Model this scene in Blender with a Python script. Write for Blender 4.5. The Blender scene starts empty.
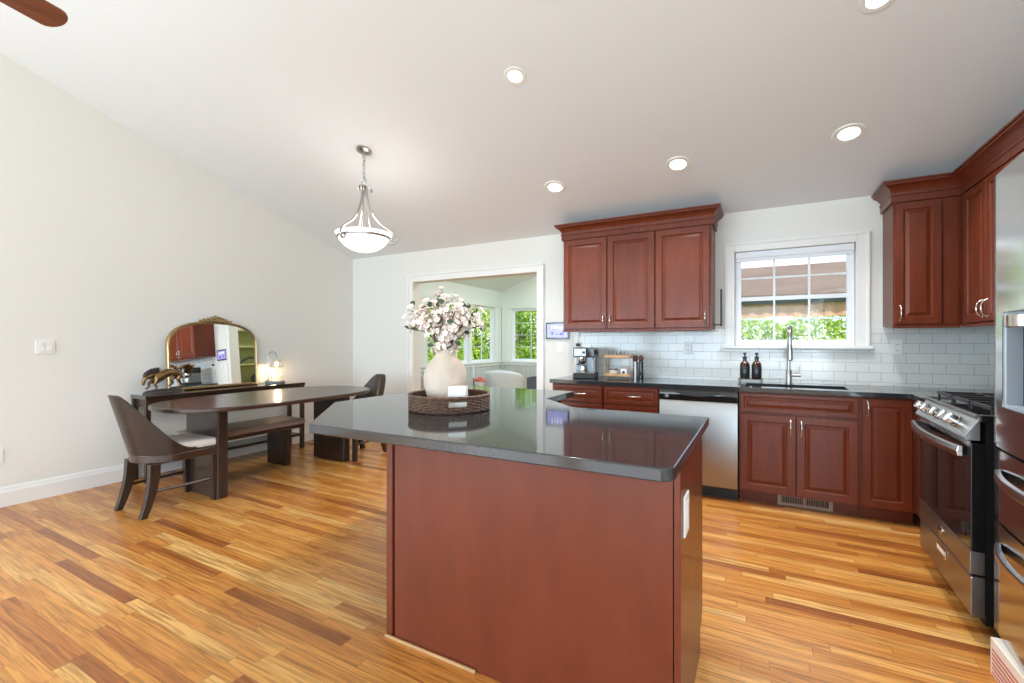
import bpy, bmesh, math, random
from mathutils import Vector, Matrix

R = math.radians
PI = math.pi
scene = bpy.context.scene
C = bpy.context.scene.collection

# ------------------------------------------------------------------ camera
cam_d = bpy.data.cameras.new('camera')
cam_d.sensor_width = 36
cam_d.lens = 16.0
cam_d.shift_y = 1.1 / 1024
cam = bpy.data.objects.new('camera', cam_d)
C.objects.link(cam)
cam.location = (0, 0, 1.262)
cam.rotation_euler = (R(90), 0, R(28.54))
cam_d.clip_start = 0.02
scene.camera = cam

# ------------------------------------------------------------------ sky, sun, big lights, exposure
world = bpy.data.worlds.new('sky')
scene.world = world
world.use_nodes = True
wn = world.node_tree.nodes
wl = world.node_tree.links
wn.clear()
w_out = wn.new('ShaderNodeOutputWorld')
w_bg = wn.new('ShaderNodeBackground')
w_bg.inputs['Strength'].default_value = 1.6
w_tc = wn.new('ShaderNodeTexCoord')
w_map = wn.new('ShaderNodeMapping')
w_map.inputs['Scale'].default_value = (1.5, 1.5, 6)
w_noise = wn.new('ShaderNodeTexNoise')
w_noise.inputs['Scale'].default_value = 2.0
w_noise.inputs['Detail'].default_value = 5
w_ramp = wn.new('ShaderNodeValToRGB')
w_ramp.color_ramp.elements[0].position = 0.40
w_ramp.color_ramp.elements[0].color = (0.50, 0.66, 0.92, 1)
w_ramp.color_ramp.elements[1].position = 0.58
w_ramp.color_ramp.elements[1].color = (0.96, 0.98, 1.0, 1)
wl.new(w_tc.outputs['Generated'], w_map.inputs['Vector'])
wl.new(w_map.outputs['Vector'], w_noise.inputs['Vector'])
wl.new(w_noise.outputs['Fac'], w_ramp.inputs['Fac'])
wl.new(w_ramp.outputs['Color'], w_bg.inputs['Color'])
wl.new(w_bg.outputs['Background'], w_out.inputs['Surface'])

sun_d = bpy.data.lights.new('sun', 'SUN')
sun_d.energy = 4.5
sun_d.angle = R(1.5)
sun_d.color = (1.0, 0.96, 0.88)
sun = bpy.data.objects.new('sun', sun_d)
C.objects.link(sun)
sun.rotation_euler = Vector((-0.42, 0.55, -0.80)).to_track_quat('-Z', 'Y').to_euler()


def area_light(name, loc, direction, sx, sy, power, color=(1, 1, 1)):
    d = bpy.data.lights.new(name, 'AREA')
    d.shape = 'RECTANGLE'
    d.size, d.size_y = sx, sy
    d.energy = power
    d.color = color
    o = bpy.data.objects.new(name, d)
    C.objects.link(o)
    o.location = loc
    o.rotation_euler = Vector(direction).to_track_quat('-Z', 'Y').to_euler()
    return o


# added fill lights at the unseen windows behind the camera
FILL_TINT = (0.64, 0.84, 1.0)
for wx in (-4.15, -1.85, 0.45):
    area_light('rear_fill_light', (wx, -5.28, 1.32), (0, 1, 0.22), 1.9, 2.05, 92, FILL_TINT)
for wy in (-3.65, -1.35):  # added fill from both sides, at the invented side windows
    area_light('side_fill_light', (-4.98, wy, 1.42), (1, 0.55, 0.10), 1.9, 1.85, 56, FILL_TINT)
    area_light('side_fill_light', (1.43, wy, 1.42), (-1, 0.45, 0.10), 1.9, 1.85, 46, FILL_TINT)
area_light('sunroom_fill_light', (-2.975, 6.5, 2.78), (0, 0, -1), 1.0, 2.6, 48, (0.92, 0.98, 1.0))  # added area light under the ridge to brighten the sunroom
scene.view_settings.view_transform = 'Standard'
scene.view_settings.look = 'None'
scene.view_settings.gamma = 1.0
scene.view_settings.exposure = 0.25
scene.view_settings.use_curve_mapping = False
scene.cycles.max_bounces = 10
scene.cycles.diffuse_bounces = 6
scene.cycles.glossy_bounces = 5
scene.cycles.sample_clamp_indirect = 6.0
scene.cycles.caustics_reflective = False
scene.cycles.caustics_refractive = False


# ------------------------------------------------------------------ materials
def srgb(r, g, b):
    def f(v):
        v /= 255.0
        return v / 12.92 if v <= 0.04045 else ((v + 0.055) / 1.055) ** 2.4
    return (f(r), f(g), f(b), 1)


MATS = {}


def mat(name, col, rough=0.5, metal=0.0, coat=0.0, spec=0.5, ior=None, var=0.0, var_scale=(8, 8, 8), bump=0.0,
        bump_scale=60, emit=None, emit_strength=0.0, transmission=0.0, aniso=None):
    m = bpy.data.materials.new(name)
    m.use_nodes = True
    nt = m.node_tree
    b = nt.nodes['Principled BSDF']
    b.inputs['Base Color'].default_value = col
    b.inputs['Roughness'].default_value = rough
    b.inputs['Metallic'].default_value = metal
    b.inputs['Coat Weight'].default_value = coat
    b.inputs['Coat Roughness'].default_value = 0.12
    b.inputs['Specular IOR Level'].default_value = spec
    if ior:
        b.inputs['IOR'].default_value = ior
    b.inputs['Transmission Weight'].default_value = transmission
    if emit:
        b.inputs['Emission Color'].default_value = emit
        b.inputs['Emission Strength'].default_value = emit_strength
    if var > 0 or bump > 0:
        tc = nt.nodes.new('ShaderNodeTexCoord')
    if var > 0:
        mp = nt.nodes.new('ShaderNodeMapping')
        mp.inputs['Scale'].default_value = var_scale
        nz = nt.nodes.new('ShaderNodeTexNoise')
        nz.inputs['Scale'].default_value = 1.0
        nz.inputs['Detail'].default_value = 6
        nz.inputs['Roughness'].default_value = 0.62
        rp = nt.nodes.new('ShaderNodeValToRGB')
        lo = [max(0, c * (1 - var)) for c in col[:3]] + [1]
        hi = [min(1, c * (1 + var)) for c in col[:3]] + [1]
        rp.color_ramp.elements[0].position = 0.3
        rp.color_ramp.elements[0].color = lo
        rp.color_ramp.elements[1].position = 0.72
        rp.color_ramp.elements[1].color = hi
        nt.links.new(tc.outputs['Object'], mp.inputs['Vector'])
        nt.links.new(mp.outputs['Vector'], nz.inputs['Vector'])
        nt.links.new(nz.outputs['Fac'], rp.inputs['Fac'])
        nt.links.new(rp.outputs['Color'], b.inputs['Base Color'])
    if bump > 0:
        n2 = nt.nodes.new('ShaderNodeTexNoise')
        n2.inputs['Scale'].default_value = bump_scale
        n2.inputs['Detail'].default_value = 4
        bp = nt.nodes.new('ShaderNodeBump')
        bp.inputs['Strength'].default_value = bump
        bp.inputs['Distance'].default_value = 0.004
        nt.links.new(tc.outputs['Object'], n2.inputs['Vector'])
        nt.links.new(n2.outputs['Fac'], bp.inputs['Height'])
        nt.links.new(bp.outputs['Normal'], b.inputs['Normal'])
    MATS[name] = m
    return m


mat('wall_paint', srgb(233, 232, 227), 0.6, spec=0.3)
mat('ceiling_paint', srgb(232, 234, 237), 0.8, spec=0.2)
mat('trim_paint', srgb(240, 239, 236), 0.3, spec=0.45)
mat('sunroom_paint', srgb(226, 233, 228), 0.6, spec=0.3)
mat('sunroom_panel', srgb(196, 204, 200), 0.5, spec=0.3)
mat('vinyl_white', srgb(238, 240, 246), 0.3)
mat('cherry', srgb(106, 46, 24), 0.36, coat=0.1, var=0.22, var_scale=(26, 26, 3.0), spec=0.3)
mat('cherry_flat', srgb(104, 47, 29), 0.36, coat=0.25, var=0.17, var_scale=(7, 7, 2.2), spec=0.3)
mat('cherry_dark', srgb(66, 28, 20), 0.4, var=0.2, var_scale=(20, 20, 4))
mat('black_stone', srgb(44, 48, 51), 0.07, ior=1.75, var=0.12, var_scale=(220, 220, 220))
mat('steel', (0.35, 0.345, 0.34, 1), 0.32, 1.0, var=0.05, var_scale=(3, 3, 160))
mat('steel_h', (0.56, 0.55, 0.54, 1), 0.24, 1.0, var=0.05, var_scale=(3, 3, 160))
mat('fridge_steel', (0.52, 0.515, 0.51, 1), 0.17, 1.0, var=0.04, var_scale=(2, 2, 120))
mat('chrome', (0.75, 0.74, 0.72, 1), 0.14, 1.0)
mat('nickel', (0.46, 0.455, 0.44, 1), 0.28, 1.0)
mat('dark_steel', (0.20, 0.21, 0.22, 1), 0.3, 1.0)
mat('black_gloss', (0.012, 0.012, 0.013, 1), 0.07)
mat('oven_glass', (0.010, 0.008, 0.007, 1), 0.04, ior=1.42)
mat('black_matte', (0.016, 0.016, 0.017, 1), 0.5)
mat('black_side', (0.008, 0.008, 0.008, 1), 0.6, spec=0.15)
mat('black_iron', (0.02, 0.02, 0.021, 1), 0.42)
mat('espresso_wood', srgb(58, 38, 29), 0.3, coat=0.3, var=0.4, var_scale=(40, 3, 40))
mat('espresso_wood_v', srgb(48, 34, 27), 0.36, coat=0.2, var=0.4, var_scale=(40, 40, 2.5))
mat('console_top', srgb(48, 34, 27), 0.10, coat=1.0, ior=1.7, var=0.3, var_scale=(40, 3, 40))
mat('linen', srgb(222, 216, 208), 0.85, var=0.06, var_scale=(120, 120, 120), bump=0.2, bump_scale=300)
mat('taupe_leather', srgb(152, 138, 128), 0.42, var=0.08, bump=0.12, bump_scale=160)
mat('gold', (0.42, 0.30, 0.15, 1), 0.33, 0.9, var=0.3, var_scale=(50, 50, 50))
mat('bronze', (0.23, 0.135, 0.055, 1), 0.34, 0.9, var=0.5, var_scale=(26, 26, 26))
mat('dark_bronze', (0.05, 0.04, 0.035, 1), 0.5, 0.3, bump=0.5, bump_scale=60)
mat('mirror_glass', (0.93, 0.95, 0.94, 1), 0.0, 1.0)
mat('glass_bowl', (0.95, 0.95, 0.93, 1), 0.4, emit=(1, 0.97, 0.92, 1), emit_strength=1.1)
mat('lamp_lens', (1, 1, 1, 1), 0.4, emit=(1, 0.95, 0.86, 1), emit_strength=9)
mat('candle_glow', (0.95, 0.85, 0.65, 1), 0.5, emit=(1, 0.78, 0.42, 1), emit_strength=0.5)
mat('bulb_glow', (1, 1, 1, 1), 0.4, emit=(1, 0.82, 0.55, 1), emit_strength=30)
mat('plastic_white', srgb(240, 239, 236), 0.35)
mat('screen', srgb(60, 60, 90), 0.15, emit=srgb(176, 172, 238), emit_strength=0.85)
mat('screen_mark', srgb(250, 250, 255), 0.2, emit=srgb(245, 244, 255), emit_strength=0.95)
mat('screen_dark', srgb(60, 60, 120), 0.2, emit=srgb(96, 96, 190), emit_strength=0.7)
mat('rattan', srgb(98, 70, 54), 0.55, var=0.75, var_scale=(70, 70, 70))
mat('ceramic', srgb(206, 188, 170), 0.7, var=0.15, var_scale=(7, 7, 7), bump=0.25, bump_scale=35)
mat('petal', srgb(240, 222, 208), 0.7, var=0.07, var_scale=(30, 30, 30))
mat('petal_pale', srgb(244, 232, 222), 0.7)
mat('stamen', srgb(176, 118, 92), 0.7)
mat('twig', srgb(96, 74, 62), 0.8)
mat('leaf_dark', srgb(62, 80, 50), 0.5)
mat('pink_rose', srgb(214, 118, 116), 0.7, var=0.2, var_scale=(40, 40, 40))
mat('amber_glass', srgb(60, 30, 10), 0.08, spec=0.6)
mat('label_black', srgb(30, 32, 36), 0.5)
mat('label_grey', srgb(120, 124, 130), 0.5)
mat('oak', srgb(186, 142, 94), 0.45, var=0.2, var_scale=(6, 40, 40))
mat('mill_wood', srgb(96, 58, 38), 0.35)
mat('clear_glass', (0.86, 0.88, 0.87, 1), 0.05, spec=0.6, transmission=0.85)
mat('white_china', srgb(238, 236, 230), 0.25)
mat('fan_wood', srgb(124, 74, 50), 0.4, var=0.25, var_scale=(30, 3, 30))
mat('armchair_fabric', srgb(206, 212, 212), 0.85)
mat('sage_shelf', srgb(186, 188, 130), 0.55)
mat('rubber', (0.03, 0.03, 0.03, 1), 0.6)
mat('vent_metal', srgb(150, 128, 112), 0.4, 0.2)
mat('grille_cream', srgb(232, 222, 208), 0.5)
mat('grille_red', srgb(196, 118, 104), 0.6)
mat('orange_cord', srgb(170, 120, 84), 0.5)
mat('gazebo_roof', srgb(108, 92, 82), 0.8, var=0.18, var_scale=(0.6, 4, 4))
mat('gazebo_fabric', srgb(196, 150, 126), 0.8)
mat('bark', srgb(96, 78, 62), 0.9)
mat('lawn', srgb(104, 138, 58), 0.9, var=0.3, var_scale=(3, 3, 3))
mat('grey_planter', srgb(74, 82, 90), 0.5)
mat('sofa_beige', srgb(214, 190, 168), 0.85)
mat('grout_dark', (0.01, 0.01, 0.01, 1), 0.9)


def pane_mat():
    m = bpy.data.materials.new('window_glass')
    m.use_nodes = True
    nt = m.node_tree
    nt.nodes.clear()
    o = nt.nodes.new('ShaderNodeOutputMaterial')
    t = nt.nodes.new('ShaderNodeBsdfTransparent')
    g = nt.nodes.new('ShaderNodeBsdfGlossy')
    g.inputs['Roughness'].default_value = 0.02
    fr = nt.nodes.new('ShaderNodeFresnel')
    fr.inputs['IOR'].default_value = 1.35
    mx = nt.nodes.new('ShaderNodeMixShader')
    gm = nt.nodes.new('ShaderNodeNewGeometry')
    inv = nt.nodes.new('ShaderNodeMath')
    inv.operation = 'SUBTRACT'
    inv.inputs[0].default_value = 1.0
    mul = nt.nodes.new('ShaderNodeMath')
    mul.operation = 'MULTIPLY'
    nt.links.new(gm.outputs['Backfacing'], inv.inputs[1])
    nt.links.new(inv.outputs[0], mul.inputs[0])
    nt.links.new(fr.outputs['Fac'], mul.inputs[1])
    nt.links.new(mul.outputs[0], mx.inputs['Fac'])
    nt.links.new(t.outputs[0], mx.inputs[1])
    nt.links.new(g.outputs[0], mx.inputs[2])
    nt.links.new(mx.outputs[0], o.inputs['Surface'])
    MATS['window_glass'] = m


pane_mat()


def leaf_mat(name, c1, c2):
    m = bpy.data.materials.new(name)
    m.use_nodes = True
    nt = m.node_tree
    nt.nodes.clear()
    o = nt.nodes.new('ShaderNodeOutputMaterial')
    d = nt.nodes.new('ShaderNodeBsdfDiffuse')
    t = nt.nodes.new('ShaderNodeBsdfTranslucent')
    mx = nt.nodes.new('ShaderNodeMixShader')
    mx.inputs['Fac'].default_value = 0.45
    gm = nt.nodes.new('ShaderNodeNewGeometry')
    rp = nt.nodes.new('ShaderNodeValToRGB')
    rp.color_ramp.elements[0].color = c1
    rp.color_ramp.elements[1].color = c2
    nt.links.new(gm.outputs['Random Per Island'], rp.inputs['Fac'])
    nt.links.new(rp.outputs['Color'], d.inputs['Color'])
    nt.links.new(rp.outputs['Color'], t.inputs['Color'])
    nt.links.new(d.outputs[0], mx.inputs[1])
    nt.links.new(t.outputs[0], mx.inputs[2])
    nt.links.new(mx.outputs[0], o.inputs['Surface'])
    MATS[name] = m


leaf_mat('leaf_bright', srgb(120, 170, 48), srgb(226, 236, 120))
leaf_mat('leaf_mid', srgb(88, 140, 44), srgb(190, 216, 92))


def floor_mat():
    m = bpy.data.materials.new('oak_floor')
    m.use_nodes = True
    nt = m.node_tree
    N, L = nt.nodes, nt.links
    b = N['Principled BSDF']

    def math_node(op, a=None, bb=None):
        n = N.new('ShaderNodeMath')
        n.operation = op
        for i, v in enumerate((a, bb)):
            if v is None:
                continue
            if isinstance(v, (int, float)):
                n.inputs[i].default_value = v
            else:
                L.new(v, n.inputs[i])
        return n.outputs[0]
    tc = N.new('ShaderNodeTexCoord')
    sp = N.new('ShaderNodeSeparateXYZ')
    L.new(tc.outputs['Object'], sp.inputs[0])
    W, LEN = 0.0575, 0.85
    row_f = math_node('DIVIDE', sp.outputs['Y'], W)
    row = math_node('FLOOR', row_f)
    wn1 = N.new('ShaderNodeTexWhiteNoise')
    wn1.noise_dimensions = '1D'
    L.new(row, wn1.inputs['W'])
    off = math_node('MULTIPLY', wn1.outputs['Value'], 7.3)
    xs = math_node('ADD', math_node('DIVIDE', sp.outputs['X'], LEN), off)
    col = math_node('FLOOR', xs)
    cb = N.new('ShaderNodeCombineXYZ')
    L.new(row, cb.inputs[0])
    L.new(col, cb.inputs[1])
    wn2 = N.new('ShaderNodeTexWhiteNoise')
    wn2.noise_dimensions = '2D'
    L.new(cb.outputs[0], wn2.inputs['Vector'])
    rp = N.new('ShaderNodeValToRGB')
    e = rp.color_ramp.elements
    e[0].position, e[0].color = 0.0, srgb(148, 84, 36)
    e[1].position, e[1].color = 1.0, srgb(226, 176, 106)
    for p, c in ((0.08, srgb(178, 108, 48)), (0.30, srgb(202, 133, 60)), (0.65, srgb(212, 146, 70)), (0.88, srgb(220, 161, 86))):
        el = e.new(p)
        el.color = c
    L.new(wn2.outputs['Value'], rp.inputs['Fac'])
    # grain: noise stretched along the board, shifted for each board
    cb2 = N.new('ShaderNodeCombineXYZ')
    gx = math_node('MULTIPLY', sp.outputs['X'], 2.6)
    gy = math_node('MULTIPLY', sp.outputs['Y'], 55)
    gz = math_node('MULTIPLY', wn2.outputs['Value'], 40)
    L.new(gx, cb2.inputs[0])
    L.new(gy, cb2.inputs[1])
    L.new(gz, cb2.inputs[2])
    nz = N.new('ShaderNodeTexNoise')
    nz.inputs['Scale'].default_value = 1.0
    nz.inputs['Detail'].default_value = 5
    nz.inputs['Distortion'].default_value = 1.2
    L.new(cb2.outputs[0], nz.inputs['Vector'])
    gr = N.new('ShaderNodeValToRGB')
    gr.color_ramp.elements[0].position = 0.34
    gr.color_ramp.elements[0].color = (0.52, 0.44, 0.37, 1)
    gr.color_ramp.elements[1].position = 0.60
    gr.color_ramp.elements[1].color = (1.06, 1.06, 1.06, 1)
    L.new(nz.outputs['Fac'], gr.inputs['Fac'])
    mx = N.new('ShaderNodeMix')
    mx.data_type = 'RGBA'
    mx.blend_type = 'MULTIPLY'
    mx.inputs['Factor'].default_value = 0.85
    L.new(rp.outputs['Color'], mx.inputs['A'])
    L.new(gr.outputs['Color'], mx.inputs['B'])
    # thin seams
    fy = math_node('FRACT', row_f)
    fx = math_node('FRACT', xs)
    seam = math_node('MAXIMUM', math_node('LESS_THAN', fy, 0.03), math_node('LESS_THAN', fx, 0.003))
    mx2 = N.new('ShaderNodeMix')
    mx2.data_type = 'RGBA'
    mx2.inputs['B'].default_value = srgb(92, 52, 26)
    L.new(math_node('MULTIPLY', seam, 0.5), mx2.inputs['Factor'])
    L.new(mx.outputs['Result'], mx2.inputs['A'])
    L.new(mx2.outputs['Result'], b.inputs['Base Color'])
    b.inputs['Roughness'].default_value = 0.30
    b.inputs['Specular IOR Level'].default_value = 0.45
    b.inputs['Coat Weight'].default_value = 0.15
    b.inputs['Coat Roughness'].default_value = 0.2
    MATS['oak_floor'] = m


floor_mat()


def tile_mat(name, axis):
    m = bpy.data.materials.new(name)
    m.use_nodes = True
    nt = m.node_tree
    N, L = nt.nodes, nt.links
    b = N['Principled BSDF']
    tc = N.new('ShaderNodeTexCoord')
    sp = N.new('ShaderNodeSeparateXYZ')
    cb = N.new('ShaderNodeCombineXYZ')
    L.new(tc.outputs['Object'], sp.inputs[0])
    L.new(sp.outputs[axis], cb.inputs[0])
    L.new(sp.outputs['Z'], cb.inputs[1])
    br = N.new('ShaderNodeTexBrick')
    br.offset = 0.5
    br.inputs['Scale'].default_value = 1
    br.inputs['Brick Width'].default_value = 0.156
    br.inputs['Row Height'].default_value = 0.0785
    br.inputs['Mortar Size'].default_value = 0.0016
    br.inputs['Mortar Smooth'].default_value = 0.3
    br.inputs['Color1'].default_value = srgb(232, 231, 226)
    br.inputs['Color2'].default_value = srgb(224, 225, 222)
    br.inputs['Mortar'].default_value = srgb(168, 166, 162)
    L.new(cb.outputs[0], br.inputs['Vector'])
    L.new(br.outputs['Color'], b.inputs['Base Color'])
    bp = N.new('ShaderNodeBump')
    bp.inputs['Strength'].default_value = 0.5
    bp.inputs['Distance'].default_value = 0.002
    inv = N.new('ShaderNodeMath')
    inv.operation = 'SUBTRACT'
    inv.inputs[0].default_value = 1
    L.new(br.outputs['Fac'], inv.inputs[1])
    L.new(inv.outputs[0], bp.inputs['Height'])
    L.new(bp.outputs['Normal'], b.inputs['Normal'])
    b.inputs['Roughness'].default_value = 0.12
    MATS[name] = m


tile_mat('subway_tile', 'X')
tile_mat('subway_tile_side', 'Y')


# ------------------------------------------------------------------ mesh helpers
class MB:
    """collects shapes into one bmesh"""

    def __init__(self):
        self.bm = bmesh.new()
        self.mark = 0

    def start(self):
        self.bm.verts.ensure_lookup_table()
        self.mark = len(self.bm.verts)
        return self

    def xf(self, M):
        self.bm.verts.ensure_lookup_table()
        for v in self.bm.verts[self.mark:]:
            v.co = M @ v.co
        return self

    def box(self, x0, x1, y0, y1, z0, z1):
        vs = [self.bm.verts.new(p) for p in ((x0, y0, z0), (x1, y0, z0), (x1, y1, z0), (x0, y1, z0),
                                             (x0, y0, z1), (x1, y0, z1), (x1, y1, z1), (x0, y1, z1))]
        for f in ((3, 2, 1, 0), (4, 5, 6, 7), (0, 1, 5, 4), (1, 2, 6, 5), (2, 3, 7, 6), (3, 0, 4, 7)):
            self.bm.faces.new([vs[i] for i in f])
        return self

    def prism(self, poly, a0, a1, axis='z'):
        def P(u, v, w):
            return {'z': (u, v, w), 'y': (u, w, v), 'x': (w, u, v)}[axis]
        n = len(poly)
        lo = [self.bm.verts.new(P(u, v, a0)) for u, v in poly]
        hi = [self.bm.verts.new(P(u, v, a1)) for u, v in poly]
        self.bm.faces.new(lo[::-1])
        self.bm.faces.new(hi)
        for i in range(n):
            j = (i + 1) % n
            self.bm.faces.new((lo[i], lo[j], hi[j], hi[i]))
        return self

    def cells(self, us, vs, mask, a0, a1, axis='z'):
        """slab cut into cells; mask(i,j) True where solid"""
        def P(u, v, w):
            return {'z': (u, v, w), 'y': (u, w, v), 'x': (w, u, v)}[axis]
        cache = {}

        def V(i, j, k):
            key = (i, j, k)
            if key not in cache:
                cache[key] = self.bm.verts.new(P(us[i], vs[j], (a0, a1)[k]))
            return cache[key]
        nu, nv = len(us) - 1, len(vs) - 1

        def S(i, j):
            return 0 <= i < nu and 0 <= j < nv and mask(i, j)
        for i in range(nu):
            for j in range(nv):
                if not S(i, j):
                    continue
                for k in (0, 1):
                    self.bm.faces.new((V(i, j, k), V(i + 1, j, k), V(i + 1, j + 1, k), V(i, j + 1, k)))
                if not S(i - 1, j):
                    self.bm.faces.new((V(i, j, 0), V(i, j + 1, 0), V(i, j + 1, 1), V(i, j, 1)))
                if not S(i + 1, j):
                    self.bm.faces.new((V(i + 1, j, 0), V(i + 1, j + 1, 0), V(i + 1, j + 1, 1), V(i + 1, j, 1)))
                if not S(i, j - 1):
                    self.bm.faces.new((V(i, j, 0), V(i + 1, j, 0), V(i + 1, j, 1), V(i, j, 1)))
                if not S(i, j + 1):
                    self.bm.faces.new((V(i, j + 1, 0), V(i + 1, j + 1, 0), V(i + 1, j + 1, 1), V(i, j + 1, 1)))
        return self

    def tube(self, pts, r, seg=8, closed=False):
        pts = [Vector(p) for p in pts]
        n = len(pts)
        rs = r if isinstance(r, (list, tuple)) else [r] * n
        tang = []
        for i in range(n):
            if closed:
                t = pts[(i + 1) % n] - pts[i - 1]
            else:
                t = pts[min(i + 1, n - 1)] - pts[max(i - 1, 0)]
            tang.append(t.normalized() if t.length > 1e-9 else Vector((0, 0, 1)))
        up = Vector((0, 0, 1)) if abs(tang[0].z) < 0.9 else Vector((1, 0, 0))
        u = tang[0].cross(up).normalized()
        rings = []
        for i in range(n):
            t = tang[i]
            u = (u - t * u.dot(t))
            u = u.normalized() if u.length > 1e-6 else t.orthogonal().normalized()
            w = t.cross(u)
            rings.append([self.bm.verts.new(pts[i] + (u * math.cos(a) + w * math.sin(a)) * rs[i])
                          for a in [2 * PI * k / seg for k in range(seg)]])
        m = n if closed else n - 1
        for i in range(m):
            A, B = rings[i], rings[(i + 1) % n]
            for k in range(seg):
                l = (k + 1) % seg
                self.bm.faces.new((A[k], A[l], B[l], B[k]))
        if not closed:
            self.bm.faces.new(rings[0][::-1])
            self.bm.faces.new(rings[-1])
        return self

    def lathe(self, prof, seg=24, c=(0, 0, 0), sx=1.0, sy=1.0):
        rings = []
        for r, z in prof:
            if r < 1e-6:
                rings.append([self.bm.verts.new((c[0], c[1], c[2] + z))])
            else:
                rings.append([self.bm.verts.new((c[0] + sx * r * math.cos(2 * PI * k / seg),
                                                 c[1] + sy * r * math.sin(2 * PI * k / seg), c[2] + z)) for k in range(seg)])
        for A, B in zip(rings, rings[1:]):
            for k in range(seg):
                l = (k + 1) % seg
                if len(A) == 1 and len(B) == 1:
                    continue
                if len(A) == 1:
                    self.bm.faces.new((A[0], B[l], B[k]))
                elif len(B) == 1:
                    self.bm.faces.new((A[k], A[l], B[0]))
                else:
                    self.bm.faces.new((A[k], A[l], B[l], B[k]))
        if len(rings[0]) > 1:
            self.bm.faces.new(rings[0][::-1])
        if len(rings[-1]) > 1:
            self.bm.faces.new(rings[-1])
        return self

    def ball(self, c, rx, ry=None, rz=None, seg=12, rings=8):
        ry = rx if ry is None else ry
        rz = rx if rz is None else rz
        prof = [(math.sin(PI * i / rings), -math.cos(PI * i / rings)) for i in range(rings + 1)]
        prof[0] = (0, -1)
        prof[-1] = (0, 1)
        self.start()
        self.lathe(prof, seg)
        return self.xf(Matrix.Translation(c) @ Matrix.Diagonal((rx, ry, rz, 1)))

    def sweep(self, path, prof, z=0.0):
        """prof: (out, z) points swept along a flat open path; out is to the right of travel"""
        n = len(path)
        P = [Vector(p).to_2d() if len(p) > 2 else Vector(p) for p in path]
        nr = []
        for i in range(n - 1):
            d = (P[i + 1] - P[i]).normalized()
            nr.append(Vector((d.y, -d.x)))
        rings = []
        for i in range(n):
            if i == 0:
                o = nr[0]
            elif i == n - 1:
                o = nr[-1]
            else:
                o = (nr[i - 1] + nr[i])
                o = o / max(0.2, o.dot(nr[i]))
            rings.append([self.bm.verts.new((P[i].x + o.x * a, P[i].y + o.y * a, z + h)) for a, h in prof])
        m = len(prof)
        for A, B in zip(rings, rings[1:]):
            for k in range(m):
                l = (k + 1) % m
                self.bm.faces.new((A[k], A[l], B[l], B[k]))
        self.bm.faces.new(rings[0][::-1])
        self.bm.faces.new(rings[-1])
        return self

    def panel_front(self, x0, x1, z0, z1, yb, t=0.02, rail=0.058, raised=True):
        """raised-panel door or drawer front, facing -Y, back at yb"""
        yf = yb - t
        loops = [(0, yb), (0, yf + 0.003), (0.003, yf), (rail - 0.008, yf), (rail - 0.003, yf + 0.004), (rail, yf + 0.009), (rail + 0.006, yf + 0.009)]
        if raised:
            loops += [(rail + 0.026, yf + 0.002)]
        rings = []
        for ins, y in loops:
            rings.append([self.bm.verts.new(p) for p in ((x0 + ins, y, z0 + ins), (x1 - ins, y, z0 + ins),
                                                         (x1 - ins, y, z1 - ins), (x0 + ins, y, z1 - ins))])
        self.bm.faces.new(rings[0][::-1])
        for A, B in zip(rings, rings[1:]):
            for k in range(4):
                l = (k + 1) % 4
                self.bm.faces.new((A[k], A[l], B[l], B[k]))
        self.bm.faces.new(rings[-1])
        return self

    def surf(self, grid, closed_u=False):
        vs = [[self.bm.verts.new(p) for p in row] for row in grid]
        for A, B in zip(vs, vs[1:]):
            n = len(A)
            for k in range(n if closed_u else n - 1):
                l = (k + 1) % n
                self.bm.faces.new((A[k], A[l], B[l], B[k]))
        return vs


def build(name, mb, m, parent=None, smooth=False, bevel=0.0, sharp=38, subsurf=0):
    bm = mb.bm
    bmesh.ops.recalc_face_normals(bm, faces=bm.faces[:])
    if smooth:
        bm.normal_update()
        for f in bm.faces:
            f.smooth = True
        for e in bm.edges:
            if len(e.link_faces) == 2 and e.calc_face_angle(0) > R(sharp):
                e.smooth = False
    me = bpy.data.meshes.new(name)
    bm.to_mesh(me)
    bm.free()
    me.materials.append(MATS[m])
    o = bpy.data.objects.new(name, me)
    C.objects.link(o)
    if parent is not None:
        o.parent = parent
    if bevel > 0:
        b = o.modifiers.new('bevel', 'BEVEL')
        b.width = bevel
        b.segments = 2
        b.limit_method = 'ANGLE'
        b.angle_limit = R(40)
    if subsurf:
        s = o.modifiers.new('subsurf', 'SUBSURF')
        s.levels = s.render_levels = subsurf
    return o


def tag(o, label, cat, group=None, kind=None):
    o['label'] = label
    o['category'] = cat
    if group:
        o['group'] = group
    if kind:
        o['kind'] = kind
    return o


def thing(name, label, cat, loc=(0, 0, 0), rotz=0.0, group=None, rot=None):
    o = bpy.data.objects.new(name, None)
    o.empty_display_size = 0.1
    C.objects.link(o)
    o.location = loc
    o.rotation_euler = rot if rot else (0, 0, rotz)
    return tag(o, label, cat, group)


def struct(name, mb, m, parent=None, label=None, cat=None, **k):
    o = build(name, mb, m, parent, **k)
    if parent is None:
        o['kind'] = 'structure'
        if label:
            o['label'] = label
        if cat:
            o['category'] = cat
    return o


def children(o):
    return [c for c in bpy.data.objects if c.parent == o]


def copy_tree(o, parent=None, kids=None):
    c = o.copy()
    C.objects.link(c)
    c.parent = parent
    for k in children(o):
        copy_tree(k, c)
    return c


def arc(cx, cy, r, a0, a1, n):
    return [(cx + r * math.cos(a0 + (a1 - a0) * i / n), cy + r * math.sin(a0 + (a1 - a0) * i / n)) for i in range(n + 1)]


# ================================================================== ROOM SHELL
XL, XR = -5.11, 1.56          # left and right walls
YB = 4.63                     # back wall
RIDGE, REAR = -0.4, -5.43
ZB = 2.452
SL = 0.299


def ceil_z(y):
    return ZB + SL * (YB - y)


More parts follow.
